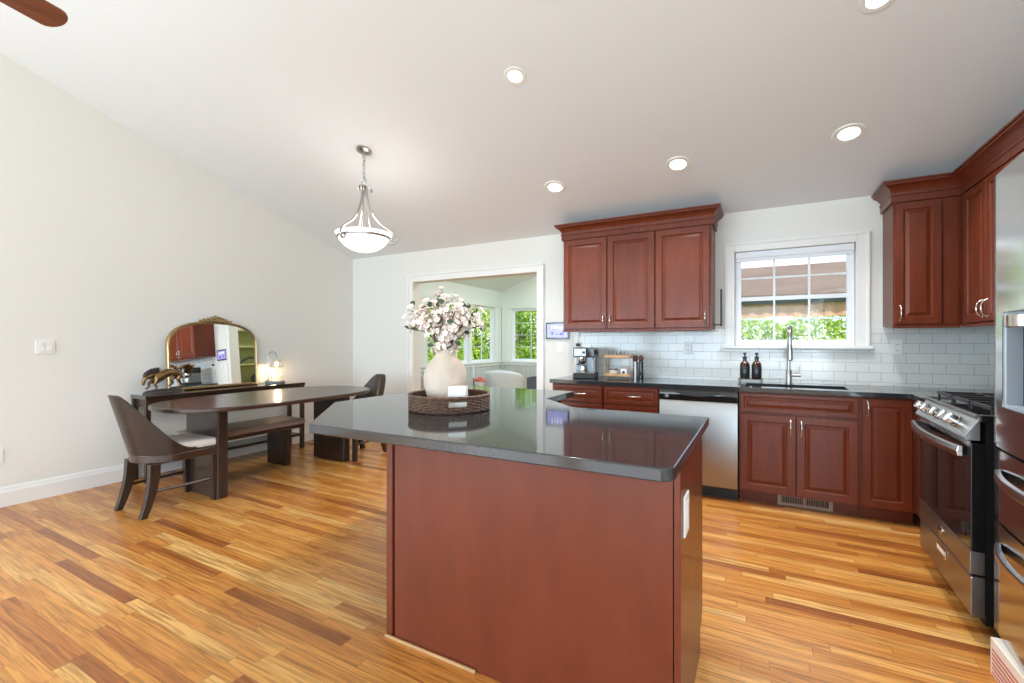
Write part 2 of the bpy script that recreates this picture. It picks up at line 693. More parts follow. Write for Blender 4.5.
struct('floor', MB().box(XL - 0.15, XR + 0.15, REAR - 0.15, YB + 0.14, -0.12, 0), 'oak_floor',
       label='honey oak strip flooring running across the kitchen', cat='floor')
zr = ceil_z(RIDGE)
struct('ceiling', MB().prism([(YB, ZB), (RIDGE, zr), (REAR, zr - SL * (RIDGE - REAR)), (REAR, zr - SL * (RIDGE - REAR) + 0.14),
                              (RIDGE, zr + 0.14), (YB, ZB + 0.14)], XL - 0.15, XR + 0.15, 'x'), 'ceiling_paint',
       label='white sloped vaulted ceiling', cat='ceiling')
zrear = zr - SL * (RIDGE - REAR)
gable = [(REAR - 0.15, -0.12), (YB + 0.14, -0.12), (YB + 0.14, ZB), (YB, ZB), (RIDGE, zr), (REAR, zrear), (REAR - 0.15, zrear)]
SWIN = [(-4.6, -2.7), (-2.3, -0.4)]  # openings for unseen side windows, added to spread the light


def side_wall(name, x0, x1, label):
    mb = MB()
    ys = [REAR - 0.15, -4.6, -2.7, -2.3, -0.4, YB + 0.14]
    mb.cells(ys, [-0.12, 0.5, 2.35, zrear], lambda i, j: not (i in (1, 3) and j == 1), x0, x1, 'x')
    mb.prism([(REAR, zrear), (YB, zrear), (RIDGE, zr)], x0, x1, 'x')
    struct(name, mb, 'wall_paint', label=label, cat='wall')


side_wall('wall_left', XL - 0.15, XL, 'white left wall of the dining area')
side_wall('wall_right', XR, XR + 0.15, 'white wall behind range and fridge')

# back wall with the cased opening and the kitchen window hole
OX0, OX1, OZ = -3.985, -2.195, 2.055
WX0, WX1, WZ0, WZ1 = -0.20, 0.695, 1.235, 2.085
us = [XL, OX0, OX1, WX0, WX1, XR]
vs = [-0.02, WZ0, OZ, WZ1, 3.3]
struct('wall_back', MB().cells(us, vs, lambda i, j: not ((i == 1 and j <= 1) or (i == 3 and j in (1, 2))), YB, YB + 0.14, 'y'),
       'wall_paint', label='white back wall with cased opening and window', cat='wall')
# rear wall behind the camera with three large windows added for light
RW = [(-5.1, -3.2), (-2.8, -0.9), (-0.5, 1.4)]
us = [XL, -5.1, -3.2, -2.8, -0.9, -0.5, 1.4, XR]
struct('wall_rear', MB().cells(us, [-0.02, 0.3, 2.35, zrear + 0.1], lambda i, j: not (i in (1, 3, 5) and j == 1), REAR - 0.15, REAR, 'y'),
       'wall_paint')


def window_unit(name, u0, u1, z0, z1, axis, a, depth, cols, rows, label=None, frame=0.045, bar=0.016, meet=None, casing=None, mat_n='vinyl_white'):
    """window in a wall: frame, muntin bars, one pane; axis 'y' = wall faces Y (u is x); 'x' = wall faces X (u is y)"""
    def P(mb, ua, ub, za, zb, d0, d1):
        if axis == 'y':
            mb.box(ua, ub, d0, d1, za, zb)
        else:
            mb.box(d0, d1, ua, ub, za, zb)
    f = MB()
    d0, d1 = min(a, a + depth), max(a, a + depth)
    P(f, u0, u0 + frame, z0, z1, d0, d1)
    P(f, u1 - frame, u1, z0, z1, d0, d1)
    P(f, u0 + frame, u1 - frame, z0, z0 + frame, d0, d1)
    P(f, u0 + frame, u1 - frame, z1 - frame, z1, d0, d1)
    o = struct(name, f, mat_n, label=label, cat='window' if label else None, bevel=0.003)
    g0, g1, h0, h1 = u0 + frame, u1 - frame, z0 + frame, z1 - frame
    m = MB()
    mid = (d0 + d1) / 2
    for i in range(1, cols):
        u = g0 + (g1 - g0) * i / cols
        P(m, u - bar / 2, u + bar / 2, h0, h1, mid - 0.008, mid + 0.008)
    for j in range(1, rows):
        z = h0 + (h1 - h0) * j / rows
        bb = bar * (2.2 if meet == j else 1)
        P(m, g0, g1, z - bb / 2, z + bb / 2, mid - (0.0145 if meet == j else 0.0078), mid + (0.0145 if meet == j else 0.0078))
    if cols > 1 or rows > 1:
        build('muntin_grid', m, mat_n, o)
    p = MB()
    P(p, g0, g1, h0, h1, mid - 0.002, mid + 0.002)
    build('pane', p, 'window_glass', o)
    return o


# kitchen window
w1 = window_unit('window_1', WX0 + 0.002, WX1 - 0.002, WZ0 + 0.002, WZ1 - 0.002, 'y', YB + 0.05, 0.06, 3, 4,
                 'white double hung window with grid above the sink', frame=0.05, meet=2)
cs = MB()
for pr_ in (((-0.283, -0.19), None),):
    pass
prof = [(0, 0), (0, -0.016), (0.02, -0.02), (0.06, -0.022), (0.075, -0.03), (0.088, -0.03), (0.088, 0)]
cs.box(-0.283, -0.2, YB - 0.02, YB, 1.235, 2.165)
cs.box(0.695, 0.785, YB - 0.02, YB, 1.235, 2.165)
cs.box(-0.2, 0.695, YB - 0.02, YB, 2.085, 2.165)
cs.box(-0.283, -0.262, YB - 0.032, YB - 0.02, 1.235, 2.165)
cs.box(0.764, 0.785, YB - 0.032, YB - 0.02, 1.235, 2.165)
cs.box(-0.262, 0.764, YB - 0.032, YB - 0.02, 2.144, 2.165)
build('casing', cs, 'trim_paint', w1, bevel=0.004)
build('sill', MB().box(-0.305, 0.805, YB - 0.055, YB, 1.207, 1.2345), 'trim_paint', w1, bevel=0.006)
# roller shade at the top of the recess
rs = thing('roller_shade', 'pale grey rolled up shade in the top of the kitchen window', 'blind', (0.2475, YB + 0.022, 1.995))
build('cassette', MB().box(-0.44, 0.44, -0.02, 0.02, 0.03, 0.087), 'vinyl_white', rs, bevel=0.006)
build('bottom_bar', MB().box(-0.43, 0.43, -0.007, 0.007, 0.0, 0.03), 'vinyl_white', rs, bevel=0.003)

# unseen rear windows, put in to light the room
for k, (a, b) in enumerate(RW):
    window_unit('window_%d' % (6 + k), a, b, 0.3, 2.35, 'y', REAR - 0.1, 0.06, 2, 1, frame=0.06, bar=0.05)

for k, (a, b) in enumerate(SWIN):  # invented side windows behind the camera, where the fill lights stand
    window_unit('window_%d' % (9 + k), a, b, 0.5, 2.35, 'x', XL - 0.1, 0.06, 3, 3, frame=0.06, bar=0.03)
    window_unit('window_%d' % (11 + k), a, b, 0.5, 2.35, 'x', XR + 0.04, 0.06, 3, 3, frame=0.06, bar=0.03)

# cased opening trim
ct = MB()
ct.box(OX0 - 0.09, OX0, YB - 0.02, YB, 0, OZ + 0.09)
ct.box(OX1, OX1 + 0.09, YB - 0.02, YB, 0, OZ + 0.09)
ct.box(OX0, OX1, YB - 0.02, YB, OZ, OZ + 0.09)
ct.box(OX0 - 0.09, OX0 - 0.07, YB - 0.032, YB - 0.02, 0, OZ + 0.09)
ct.box(OX1 + 0.07, OX1 + 0.09, YB - 0.032, YB - 0.02, 0, OZ + 0.09)
ct.box(OX0 - 0.07, OX1 + 0.07, YB - 0.032, YB - 0.02, OZ + 0.07, OZ + 0.09)
struct('trim_1', ct, 'trim_paint', bevel=0.004, label='white casing around the opening to the sunroom', cat='trim')


def baseboard(name, path):
    prof = [(0, 0), (0.016, 0), (0.016, 0.112), (0.012, 0.122), (0.010, 0.135), (0.006, 0.150), (0, 0.152)]
    struct(name, MB().sweep(path, prof), 'trim_paint', label='white baseboard', cat='baseboard')


baseboard('baseboard_left', [(XL, REAR), (XL, YB)])
baseboard('baseboard_back', [(XL + 0.02, YB), (OX0 - 0.09, YB)])

# subway tile on the back and right walls
tb = MB()
us = [-1.745, -0.284, 0.787, XR]
tb.cells(us, [0.915, 1.2, 1.386], lambda i, j: j == 0 or i != 1, YB - 0.008, YB, 'y')
struct('wall_backsplash_back', tb, 'subway_tile', label='white subway tile backsplash on the back wall', cat='backsplash')
struct('wall_backsplash_right', MB().box(XR - 0.008, XR, 2.55, YB - 0.008, 0.915, 1.386), 'subway_tile_side',
       label='white subway tile backsplash behind the range', cat='backsplash')

# ------------------------------------------------------------------ sunroom shell
SX0, SX1, SY0, SY1 = -4.75, -1.2, YB + 0.14, 8.25
struct('floor_sunroom', MB().box(SX0 - 0.12, SX1 + 0.12, SY0, SY1 + 0.12, -0.12, 0), 'oak_floor')
struct('ceiling_sunroom', MB().prism([(SX0, 2.32), (-2.975, 2.95), (SX1, 2.32), (SX1, 2.44), (-2.975, 3.07), (SX0, 2.44)], SY0, SY1, 'y'), 'sunroom_paint')
sw = MB()
sw.cells([SY0, 5.85, 7.06, 7.16, 8.0, SY1], [-0.02, 0.885, 1.975, 2.44], lambda i, j: not (i in (1, 3) and j == 1), SX0 - 0.12, SX0, 'x')
struct('wall_sunroom_west', sw, 'sunroom_paint')
sn = MB()
sn.cells([SX0 - 0.12, -4.5, -2.9, -2.7, SX1 + 0.12], [-0.02, 0.885, 1.955, 3.1], lambda i, j: not (i in (1,) and j == 1), SY1, SY1 + 0.12, 'y')
struct('wall_sunroom_north', sn, 'sunroom_paint')
struct('wall_sunroom_east', MB().box(SX1, SX1 + 0.12, SY0, SY1, -0.02, 2.44), 'sunroom_paint')
pn = MB()
for k in range(36):
    y = SY0 + 0.02 + k * 0.096
    pn.box(SX0, SX0 + 0.012, y, y + 0.09, 0.14, 0.80)
for k in range(36):
    x = SX0 + 0.02 + k * 0.096
    pn.box(x, x + 0.09, SY1 - 0.012, SY1, 0.14, 0.80)
struct('trim_2', pn, 'sunroom_panel')
sl = MB()
sl.box(SX0, SX0 + 0.03, SY0, SY1, 0.80, 0.845)
sl.box(SX0 + 0.03, SX1, SY1 - 0.03, SY1, 0.80, 0.845)
sl.box(SX0, SX0 + 0.05, SY0, SY1, 0.852, 0.882)
sl.box(SX0 + 0.05, SX1, SY1 - 0.05, SY1, 0.852, 0.882)
sl.box(SX0, SX0 + 0.025, SY0, SY1, 1.978, 2.09)
sl.box(SX0 + 0.025, SX1, SY1 - 0.025, SY1, 1.958, 2.09)
sl.box(SX0, SX0 + 0.025, 8.005, SY1 - 0.03, 0.885, 1.975)
sl.box(SX0 + 0.03, -4.51, SY1 - 0.025, SY1, 0.885, 1.955)
struct('trim_3', sl, 'sunroom_paint', bevel=0.004)
window_unit('window_2', 5.85, 7.06, 0.885, 1.975, 'x', SX0 - 0.09, 0.06, 4, 4, 'sunroom window behind the blossoms', bar=0.014)
window_unit('window_3', 7.16, 8.0, 0.885, 1.975, 'x', SX0 - 0.09, 0.06, 2, 4, 'sunroom side window next to the corner', bar=0.008)
window_unit('window_4', -4.5, -2.9, 0.885, 1.955, 'y', SY1 + 0.03, 0.06, 4, 4, 'sunroom end window right of the corner', bar=0.008)

# ================================================================== ISLAND
IX0, IX1, IY0, IY1 = -1.411, -0.212, 1.462, 2.05
isl = thing('island_cabinet', 'cherry red kitchen island base with plain panel front', 'kitchen island', (-0.8, 1.75, 0))
ox, oy = -0.8, 1.75
b = MB()
b.box(IX0 + 0.02 - ox, IX1 - 0.02 - ox, IY0 + 0.02 - oy, IY1 + 0.02 - oy, 0.1, 0.873)
b.box(-1.85 - ox, -1.23 - ox, 2.08 - oy, 2.98 - oy, 0.1, 0.873)
b.box(IX0 + 0.03 - ox, IX1 - 0.03 - ox, IY0 + 0.03 - oy, 1.99 - oy, 0, 0.0995)
b.box(-1.80 - ox, -1.28 - ox, 2.1 - oy, 2.93 - oy, 0, 0.0995)
build('body', b, 'cherry_dark', isl)
build('front_panel', MB().box(IX0 + 0.046 - ox, IX1 - 0.022 - ox, IY0 + 0.003 - oy, IY0 + 0.019 - oy, 0, 0.873), 'cherry_flat', isl)
build('end_panel', MB().box(IX1 - 0.0195 - ox, IX1 - ox, IY0 + 0.02 - oy, 1.992 - oy, 0.0, 0.873).box(IX1 - 0.0195 - ox, IX1 - ox, 1.992 - oy, 2.05 - oy, 0.1, 0.873), 'cherry_flat', isl)
build('corner_post', MB().box(IX0 - ox, IX0 + 0.034 - ox, IY0 - oy, IY0 + 0.05 - oy, 0, 0.873), 'cherry_flat', isl, bevel=0.003)
build('corner_post', MB().box(IX1 - 0.019 - ox, IX1 + 0.001 - ox, IY0 - oy, IY0 + 0.0195 - oy, 0, 0.873), 'cherry_flat', isl, bevel=0.003)
build('back_panel', MB().box(IX0 - ox, IX0 + 0.0195 - ox, IY0 + 0.051 - oy, 2.07 - oy, 0, 0.873), 'cherry_flat', isl)
build('door', MB().box(-1.2 - ox, -0.72 - ox, 2.071 - oy, 2.091 - oy, 0.11, 0.865).box(-0.71 - ox, IX1 - 0.002 - ox, 2.071 - oy, 2.091 - oy, 0.11, 0.865), 'cherry', isl, bevel=0.003)
build('base_moulding', MB().box(IX0 - ox, -0.95 - ox, IY0 - 0.012 - oy, IY0 - oy, 0, 0.014), 'oak', isl, bevel=0.004)
op = build('outlet_plate', MB().box(IX1 - ox, IX1 + 0.008 - ox, 1.515 - oy, 1.605 - oy, 0.645, 0.775), 'plastic_white', isl, bevel=0.004)
build('socket', MB().box(IX1 + 0.0081 - ox, IX1 + 0.0105 - ox, 1.54 - oy, 1.58 - oy, 0.67, 0.75), 'plastic_white', op, bevel=0.002)

rr = 0.045
poly = [(-1.695, 1.296)] + [(IX1 + 0.005 - rr + rr * math.cos(a), 1.300 + rr + rr * math.sin(a)) for a in [R(-90 + 15 * i) for i in range(7)]]
poly += [(IX1 + 0.005 - 0.02, 2.310), (-0.878, 2.310), (-1.165, 2.595), (-1.165, 3.075), (-2.185, 3.075), (-2.185, 1.845)]
poly[8] = (IX1 + 0.005, 2.31)
top = build('island_countertop', MB().prism([(x, y) for x, y in poly], 0.8745, 0.914), 'black_stone', bevel=0.005)
tag(top, 'polished black stone worktop with clipped corners on the kitchen island', 'countertop')


# ================================================================== BASE CABINETS (back wall)
def pull(mb, L, vertical=True, c=(0, 0, 0)):
    """arched bar pull facing -Y"""
    pts = []
    for i in range(9):
        t = -1 + 2 * i / 8
        d = -0.006 - 0.026 * (1 - t * t) ** 0.5 if abs(t) < 1 else -0.004
        pts.append((0, d, t * L / 2))
    mb.start()
    mb.tube(pts, [0.006, 0.0045, 0.004, 0.005, 0.0058, 0.005, 0.004, 0.0045, 0.006], 8)
    for s in (-1, 1):
        mb.ball((0, -0.0045, s * L / 2), 0.008, 0.004, 0.009, 8, 6)
    # last ball restarted the mark; rebuild transform by walking all verts
    return mb


def handle(parent, x, y, z, L=0.105, vertical=True, m='chrome'):
    mb = MB()
    pull(mb, L)
    M = Matrix.Translation((x, y, z))
    if not vertical:
        M = M @ Matrix.Rotation(R(90), 4, 'Y')
    bmesh.ops.transform(mb.bm, matrix=M, verts=mb.bm.verts)
    return build('handle', mb, m, parent, smooth=True, sharp=60)


CF = 4.026                     # cabinet box front on the back wall; doors stand 2 cm proud
CT = 0.8785                    # underside of the worktop


def cab_box(parent, x0, x1, y0=CF, y1=YB - 0.003, toe=0.10, z1=CT - 0.001, ox=0, oy=0):
    b = MB()
    b.box(x0 - ox, x1 - ox, y0 - oy, y1 - oy, toe, z1)
    build('body', b, 'cherry', parent)
    build('toe_kick', MB().box(x0 - ox, x1 - ox, y0 + 0.075 - oy, y0 + 0.095 - oy, 0, toe - 0.0005), 'cherry', parent)


def front(parent, name, x0, x1, z0, z1, yb, ox, oy, rail=0.058, hx=None, hz=None, vert=True, L=0.105, raised=True, m='cherry'):
    o = build(name, MB().panel_front(x0 - ox, x1 - ox, z0, z1, yb - oy, 0.02, rail, raised), m, parent, smooth=True, sharp=18)
    if hx is not None:
        handle(o, hx - ox, yb - 0.02 - oy, hz, L, vert)
    return o


for (x0, x1, lab) in ((-1.745, -1.245, 'cherry drawer cabinet under the espresso machine'),
                      (-1.243, -0.752, 'cherry drawer cabinet next to the dishwasher')):
    cxm = (x0 + x1) / 2
    t = thing('base_cabinet', lab, 'cabinet', (cxm, CF, 0), group='base cabinets along the back wall')
    cab_box(t, x0, x1, ox=cxm, oy=CF)
    for (z0, z1) in ((0.715, 0.868), (0.42, 0.705), (0.11, 0.41)):
        front(t, 'drawer', x0 + 0.008, x1 - 0.008, z0, z1, CF - 0.0005, cxm, CF, 0.036, cxm + 0.03, (z0 + z1) / 2 + (0.0 if z0 > 0.7 else 0.09), False)

t = thing('sink_base_cabinet', 'cherry two door cabinet under the sink', 'cabinet', (0.24, CF, 0), group='base cabinets along the back wall')
b = MB()
b.cells([-0.382, -0.364, 0.368, 0.386], [0, 0.02, 0.58, 0.60], lambda i, j: not (i == 1 and j == 1), 0.1, CT - 0.001)
build('body', b, 'cherry', t)
build('bottom', MB().box(-0.364, 0.368, 0.02, 0.58, 0.1005, 0.118), 'cherry', t)
build('toe_kick', MB().box(-0.382, 0.386, 0.075, 0.095, 0, 0.0995), 'cherry', t)
front(t, 'false_drawer_front', -0.135, 0.615, 0.722, 0.868, CF - 0.0005, 0.24, CF, 0.034)
front(t, 'door', -0.135, 0.237, 0.11, 0.706, CF - 0.0005, 0.24, CF, 0.06, 0.205, 0.62)
front(t, 'door', 0.243, 0.615, 0.11, 0.706, CF - 0.0005, 0.24, CF, 0.06, 0.275, 0.62)

t = thing('base_cabinet', 'narrow cherry one door cabinet beside the range', 'cabinet', (0.78, CF, 0), group='base cabinets along the back wall')
cab_box(t, 0.628, 0.935, ox=0.78, oy=CF)
front(t, 'door', 0.638, 0.912, 0.11, 0.868, CF - 0.0005, 0.78, CF, 0.058, 0.668, 0.80)

t = thing('corner_cabinet', 'cherry corner base cabinet filling the space behind the range side', 'cabinet', (1.25, 3.75, 0), group='base cabinets along the back wall')
build('body', MB().box(0.935 - 1.25, 1.55 - 1.25, 3.435 - 3.75, CF - 0.001 - 3.75, 0.1, CT - 0.001), 'cherry', t)
build('toe_kick', MB().box(1.0 - 1.25, 1.02 - 1.25, 3.435 - 3.75, CF - 0.001 - 3.75, 0, 0.0995), 'cherry', t)

# toe-kick vent under the sink cabinet
t = thing('toe_kick_vent', 'brown metal vent grille in the toe kick under the sink', 'vent', (0.30, CF + 0.0745, 0.012))
fr = MB()
fr.cells([-0.178, -0.15, 0.15, 0.178], [-0.006, 0.016, 0.066, 0.084], lambda i, j: not (i == 1 and j == 1), -0.010, 0, 'y')
build('frame', fr, 'vent_metal', t, bevel=0.002)
build('backing', MB().box(-0.15, 0.15, -0.002, -0.0005, 0.016, 0.066), 'grout_dark', t)
sl = MB()
for k in range(26):
    x = -0.145 + k * 0.0112
    if abs(x) > 0.008:
        sl.box(x, x + 0.0035, -0.008, -0.002, 0.016, 0.066)
sl.box(-0.008, 0.008, -0.0085, -0.002, 0.016, 0.066)
build('slats', sl, 'vent_metal', t)

# worktop with sink hole (L shape)
CY = 3.986
us = [-1.762, -0.10, 0.585, 0.895, 0.905, XR - 0.009]
vs = [3.4335, CY, 4.12, 4.42, YB - 0.009]


def cmask(i, j):
    if j == 0:
        return i == 4
    if i == 1 and j == 2:
        return False
    return True


ctop = build('countertop', MB().cells(us, vs, cmask, CT, 0.914, 'z'), 'black_stone', bevel=0.004)
tag(ctop, 'black stone worktop along the back wall with the sink cut into it', 'countertop')

t = thing('kitchen_sink', 'black undermount sink basin in the back worktop', 'sink', (0.2425, 4.27, 0.70))
s = MB()
X0, X1, Y0, Y1 = -0.355, 0.355, -0.162, 0.162
s.cells([X0, X0 + 0.012, X1 - 0.012, X1], [Y0, Y0 + 0.012, Y1 - 0.012, Y1], lambda i, j: not (i == 1 and j == 1), 0.0, 0.1775)
build('basin', s, 'black_matte', t)
build('basin_floor', MB().box(X0, X1, Y0, Y1, -0.012, -0.0005), 'black_matte', t)
build('drain', MB().lathe([(0.0, 0), (0.04, 0), (0.042, 0.003), (0.0, 0.003)], 20), 'chrome', t, smooth=True)

# faucet
t = thing('kitchen_faucet', 'brushed steel pull down faucet behind the sink', 'faucet', (0.218, 4.49, 0.914))
build('base', MB().lathe([(0.028, 0), (0.028, 0.006), (0.022, 0.01), (0.022, 0.11), (0.018, 0.118), (0.018, 0.122)], 20), 'nickel', t, smooth=True)
pts = [(0, 0, 0.12), (0, 0, 0.36)] + [(0, -0.085 + 0.085 * math.cos(a), 0.39 + 0.085 * math.sin(a)) for a in [PI * i / 10 for i in range(11)]] + [(0, -0.17, 0.33)]
build('spout', MB().tube(pts, 0.0125, 12), 'nickel', t, smooth=True)
coil = []
for i in range(240):
    u = i / 239
    if u < 0.45:
        p = Vector((0, 0, 0.24 + u / 0.45 * 0.15)); n1, n2 = Vector((1, 0, 0)), Vector((0, 1, 0))
    else:
        a = (u - 0.45) / 0.55 * PI
        p = Vector((0, -0.085 + 0.085 * math.cos(a), 0.39 + 0.085 * math.sin(a)))
        n1, n2 = Vector((1, 0, 0)), Vector((0, math.cos(a), math.sin(a)))
    w = i * 0.9
    coil.append(p + (n1 * math.cos(w) + n2 * math.sin(w)) * 0.0165)
build('spring', MB().tube(coil, 0.0026, 5), 'nickel', t, smooth=True)
build('spray_head', MB().lathe([(0.012, 0.0), (0.02, 0.01), (0.02, 0.07), (0.016, 0.1), (0.013, 0.13)], 16, (0, -0.17, 0.20)), 'nickel', t, smooth=True)
build('holder', MB().tube([(0, 0, 0.22), (0, -0.17, 0.245)], 0.006, 8), 'nickel', t, smooth=True)
h = MB().tube([(0.02, 0, 0.075), (0.085, 0, 0.075)], 0.014, 12)
h.tube([(0.07, 0, 0.08), (0.074, 0, 0.15)], 0.005, 8)
build('lever', h, 'nickel', t, smooth=True)


# soap bottles
def soap_bottle(x, label):
    t = thing('soap_bottle', label, 'bottle', (x, 4.50, 0.9445), group='amber soap bottles by the sink')
    t.scale = (1.15, 1.15, 1.04)
    build('bottle', MB().lathe([(0.0, 0), (0.031, 0), (0.033, 0.004), (0.033, 0.115), (0.028, 0.135), (0.014, 0.15), (0.013, 0.165), (0, 0.165)], 20), 'amber_glass', t, smooth=True)
    lb = build('label_wrap', MB().lathe([(0.0332, 0.015), (0.0337, 0.016), (0.0337, 0.104), (0.0332, 0.105)], 20), 'label_black', t, smooth=True)
    mk = MB()
    for k in range(3):
        mk.box(-0.008, 0.008, -0.0355, -0.033, 0.05 + k * 0.012, 0.056 + k * 0.012)
    build('lettering', mk, 'label_grey', lb)
    p = MB().lathe([(0.015, 0.1652), (0.015, 0.185), (0.006, 0.188), (0.005, 0.205), (0.012, 0.207), (0.012, 0.218), (0, 0.22)], 14)
    p.tube([(0, 0, 0.213), (0, -0.035, 0.211), (0, -0.04, 0.204)], 0.0045, 8)
    build('pump', p, 'black_matte', t, smooth=True)
    return t


soap_bottle(-0.114, 'amber soap bottle with black label, left of the pair by the faucet')
soap_bottle(-0.022, 'amber soap bottle with black label, right of the pair by the faucet')
tr = thing('soap_tray', 'small grey tray holding two amber soap bottles', 'tray', (-0.07, 4.50, 0.914))
build('tray_plate', MB().box(-0.10, 0.10, -0.045, 0.045, 0.022, 0.030), 'label_grey', tr, bevel=0.003)
for sx in (-0.085, 0.085):
    build('tray_foot', MB().box(sx - 0.008, sx + 0.008, -0.04, 0.04, 0.0005, 0.0218), 'label_grey', tr)

# ------------------------------------------------------------------ dishwasher
t = thing('dishwasher', 'stainless dishwasher with black control strip', 'dishwasher', (-0.4485, CF, 0))
ox, oy = -0.4485, CF
build('body', MB().box(-0.746 - ox, -0.15 - ox, 0, 0.58, 0.1, CT - 0.004), 'black_matte', t)
d = MB()
d.prism([(-0.003, 0.105), (-0.038, 0.105), (-0.042, 0.115), (-0.042, 0.77), (-0.036, 0.782), (-0.003, 0.782)], -0.744 - ox, -0.152 - ox, 'x')
build('door', d, 'steel', t, smooth=True, sharp=30)
c = MB()
c.prism([(-0.003, 0.786), (-0.030, 0.786), (-0.042, 0.798), (-0.045, 0.835), (-0.036, 0.870), (-0.003, 0.870)], -0.744 - ox, -0.152 - ox, 'x')
cp = build('control_panel', c, 'black_gloss', t, smooth=True, sharp=40)
g = MB()
for i in range(12):
    a0, a1 = -0.16 + 0.32 * i / 12, -0.16 + 0.32 * (i + 1) / 12
    g.box(a0, a1, -0.053, -0.0455, 0.845 - 0.022 * (1 - ((a0 + a1) / 0.32) ** 2), 0.86)
build('handle_pocket', g, 'black_matte', cp)
build('badge', MB().lathe([(0, 0), (0.016, 0), (0.016, 0.003), (0, 0.003)], 16).xf(Matrix.Translation((-0.235, -0.0455, 0.82)) @ Matrix.Rotation(R(90), 4, 'X')), 'steel', cp)
build('toe_panel', MB().box(-0.744 - ox, -0.152 - ox, 0.05, 0.07, 0.0, 0.0995), 'black_matte', t)

# ================================================================== UPPER CABINETS
UF = 4.308                     # box front; door faces at 4.288
UZ0, UZ1 = 1.386, 2.29
uc = 'upper cabinets left of the window'
t = thing('wall_cabinet', 'cherry two door upper cabinet above the espresso machine', 'cabinet', (-1.29, UF, UZ0), group=uc)
build('body', MB().box(-1.745 + 1.29, -0.843 + 1.29, 0, YB - 0.003 - UF, 0.0, UZ1 - UZ0 + 0.06), 'cherry', t)
build('bottom_rail', MB().box(-1.75 + 1.29, -0.843 + 1.29, -0.022, 0.02, -0.018, -0.0005), 'cherry', t, bevel=0.003)
front(t, 'door', -1.740, -1.294, 0.01, 0.90, UF - 0.0005, -1.29, UF, 0.062, -1.325, 0.09)
front(t, 'door', -1.288, -0.848, 0.01, 0.90, UF - 0.0005, -1.29, UF, 0.062, -1.257, 0.09)
t = thing('wall_cabinet', 'cherry one door upper cabinet just left of the window', 'cabinet', (-0.60, UF, UZ0), group=uc)
build('body', MB().box(-0.842 + 0.60, -0.362 + 0.60, 0, YB - 0.003 - UF, 0.0, UZ1 - UZ0 + 0.06), 'cherry', t)
build('bottom_rail', MB().box(-0.842 + 0.60, -0.357 + 0.60, -0.022, 0.02, -0.018, -0.0005), 'cherry', t, bevel=0.003)
front(t, 'door', -0.836, -0.380, 0.01, 0.90, UF - 0.0005, -0.60, UF, 0.062, -0.415, 0.09)

CROWN = [(0, 0), (0.014, 0), (0.014, 0.045), (0.020, 0.050), (0.020, 0.062), (0.014, 0.066), (0.018, 0.085), (0.034, 0.108), (0.056, 0.122), (0.062, 0.124),
         (0.062, 0.136), (0.072, 0.140), (0.072, 0.152), (0, 0.152)]
cr = build('cabinet_crown', MB().sweep([(-1.747, YB - 0.003), (-1.747, UF - 0.008), (-0.360, UF - 0.008), (-0.360, YB - 0.003)][::1], CROWN, 2.292), 'cherry', smooth=True, sharp=25)
tag(cr, 'cherry crown moulding on the upper cabinets left of the window', 'crown moulding')

uc2 = 'upper cabinets right of the window'
t = thing('wall_cabinet', 'cherry one door upper cabinet just right of the window', 'cabinet', (1.05, UF, UZ0), group=uc2)
build('body', MB().box(0.868 - 1.05, 1.2525 - 1.05, 0, YB - 0.003 - UF, 0.0, UZ1 - UZ0 + 0.06), 'cherry', t)
build('bottom_rail', MB().box(0.862 - 1.05, 1.232 - 1.05, -0.022, 0.02, -0.018, -0.0005), 'cherry', t, bevel=0.003)
build('filler', MB().box(1.145 - 1.05, 1.2315 - 1.05, -0.006, -0.0005, 0.01, 0.90), 'cherry', t)
front(t, 'door', 0.874, 1.136, 0.01, 0.90, UF - 0.0005, 1.05, UF, 0.058, 0.906, 0.09)

RXF = 1.253                     # box front of the cabinets on the right wall
t = thing('wall_cabinet', 'cherry two door upper cabinet in the corner over the range side', 'cabinet', (RXF, 3.885, UZ0), R(-90), group=uc2)
build('body', MB().box(-0.40, 0.358, 0, XR - 0.003 - RXF, 0.0, UZ1 - UZ0 + 0.06), 'cherry', t)
build('bottom_rail', MB().box(-0.378, 0.358, -0.022, 0.02, -0.018, -0.0005), 'cherry', t, bevel=0.003)
front(t, 'door', -0.352, -0.003, 0.01, 0.90, -0.0005, 0, 0, 0.058, -0.035, 0.09)
front(t, 'door', 0.003, 0.352, 0.01, 0.90, -0.0005, 0, 0, 0.058, 0.035, 0.09)
t = thing('wall_cabinet', 'cherry short upper cabinet over the range, partly behind the fridge', 'cabinet', (RXF, 3.02, 1.80), R(-90), group=uc2)
build('body', MB().box(-0.505, 0.505, 0, XR - 0.003 - RXF, 0.0, UZ1 - 1.80 + 0.06), 'cherry', t)
front(t, 'door', -0.50, -0.003, 0.01, 0.486, -0.0005, 0, 0, 0.058)
front(t, 'door', 0.003, 0.50, 0.01, 0.486, -0.0005, 0, 0, 0.058)
t = thing('wall_cabinet', 'cherry short upper cabinet over the fridge', 'cabinet', (RXF, 2.01, 1.93), R(-90), group=uc2)
build('body', MB().box(-0.503, 0.503, 0, XR - 0.003 - RXF, 0.0, UZ1 - 1.93 + 0.06), 'cherry', t)
front(t, 'door', -0.497, -0.003, 0.01, 0.356, -0.0005, 0, 0, 0.05)
front(t, 'door', 0.003, 0.497, 0.01, 0.356, -0.0005, 0, 0, 0.05)
cr = build('cabinet_crown', MB().sweep([(0.866, YB - 0.003), (0.866, UF - 0.008), (RXF - 0.008, UF - 0.008), (RXF - 0.008, 1.5)], CROWN, 2.292), 'cherry', smooth=True, sharp=25)
tag(cr, 'cherry crown moulding on the corner upper cabinets right of the window', 'crown moulding')

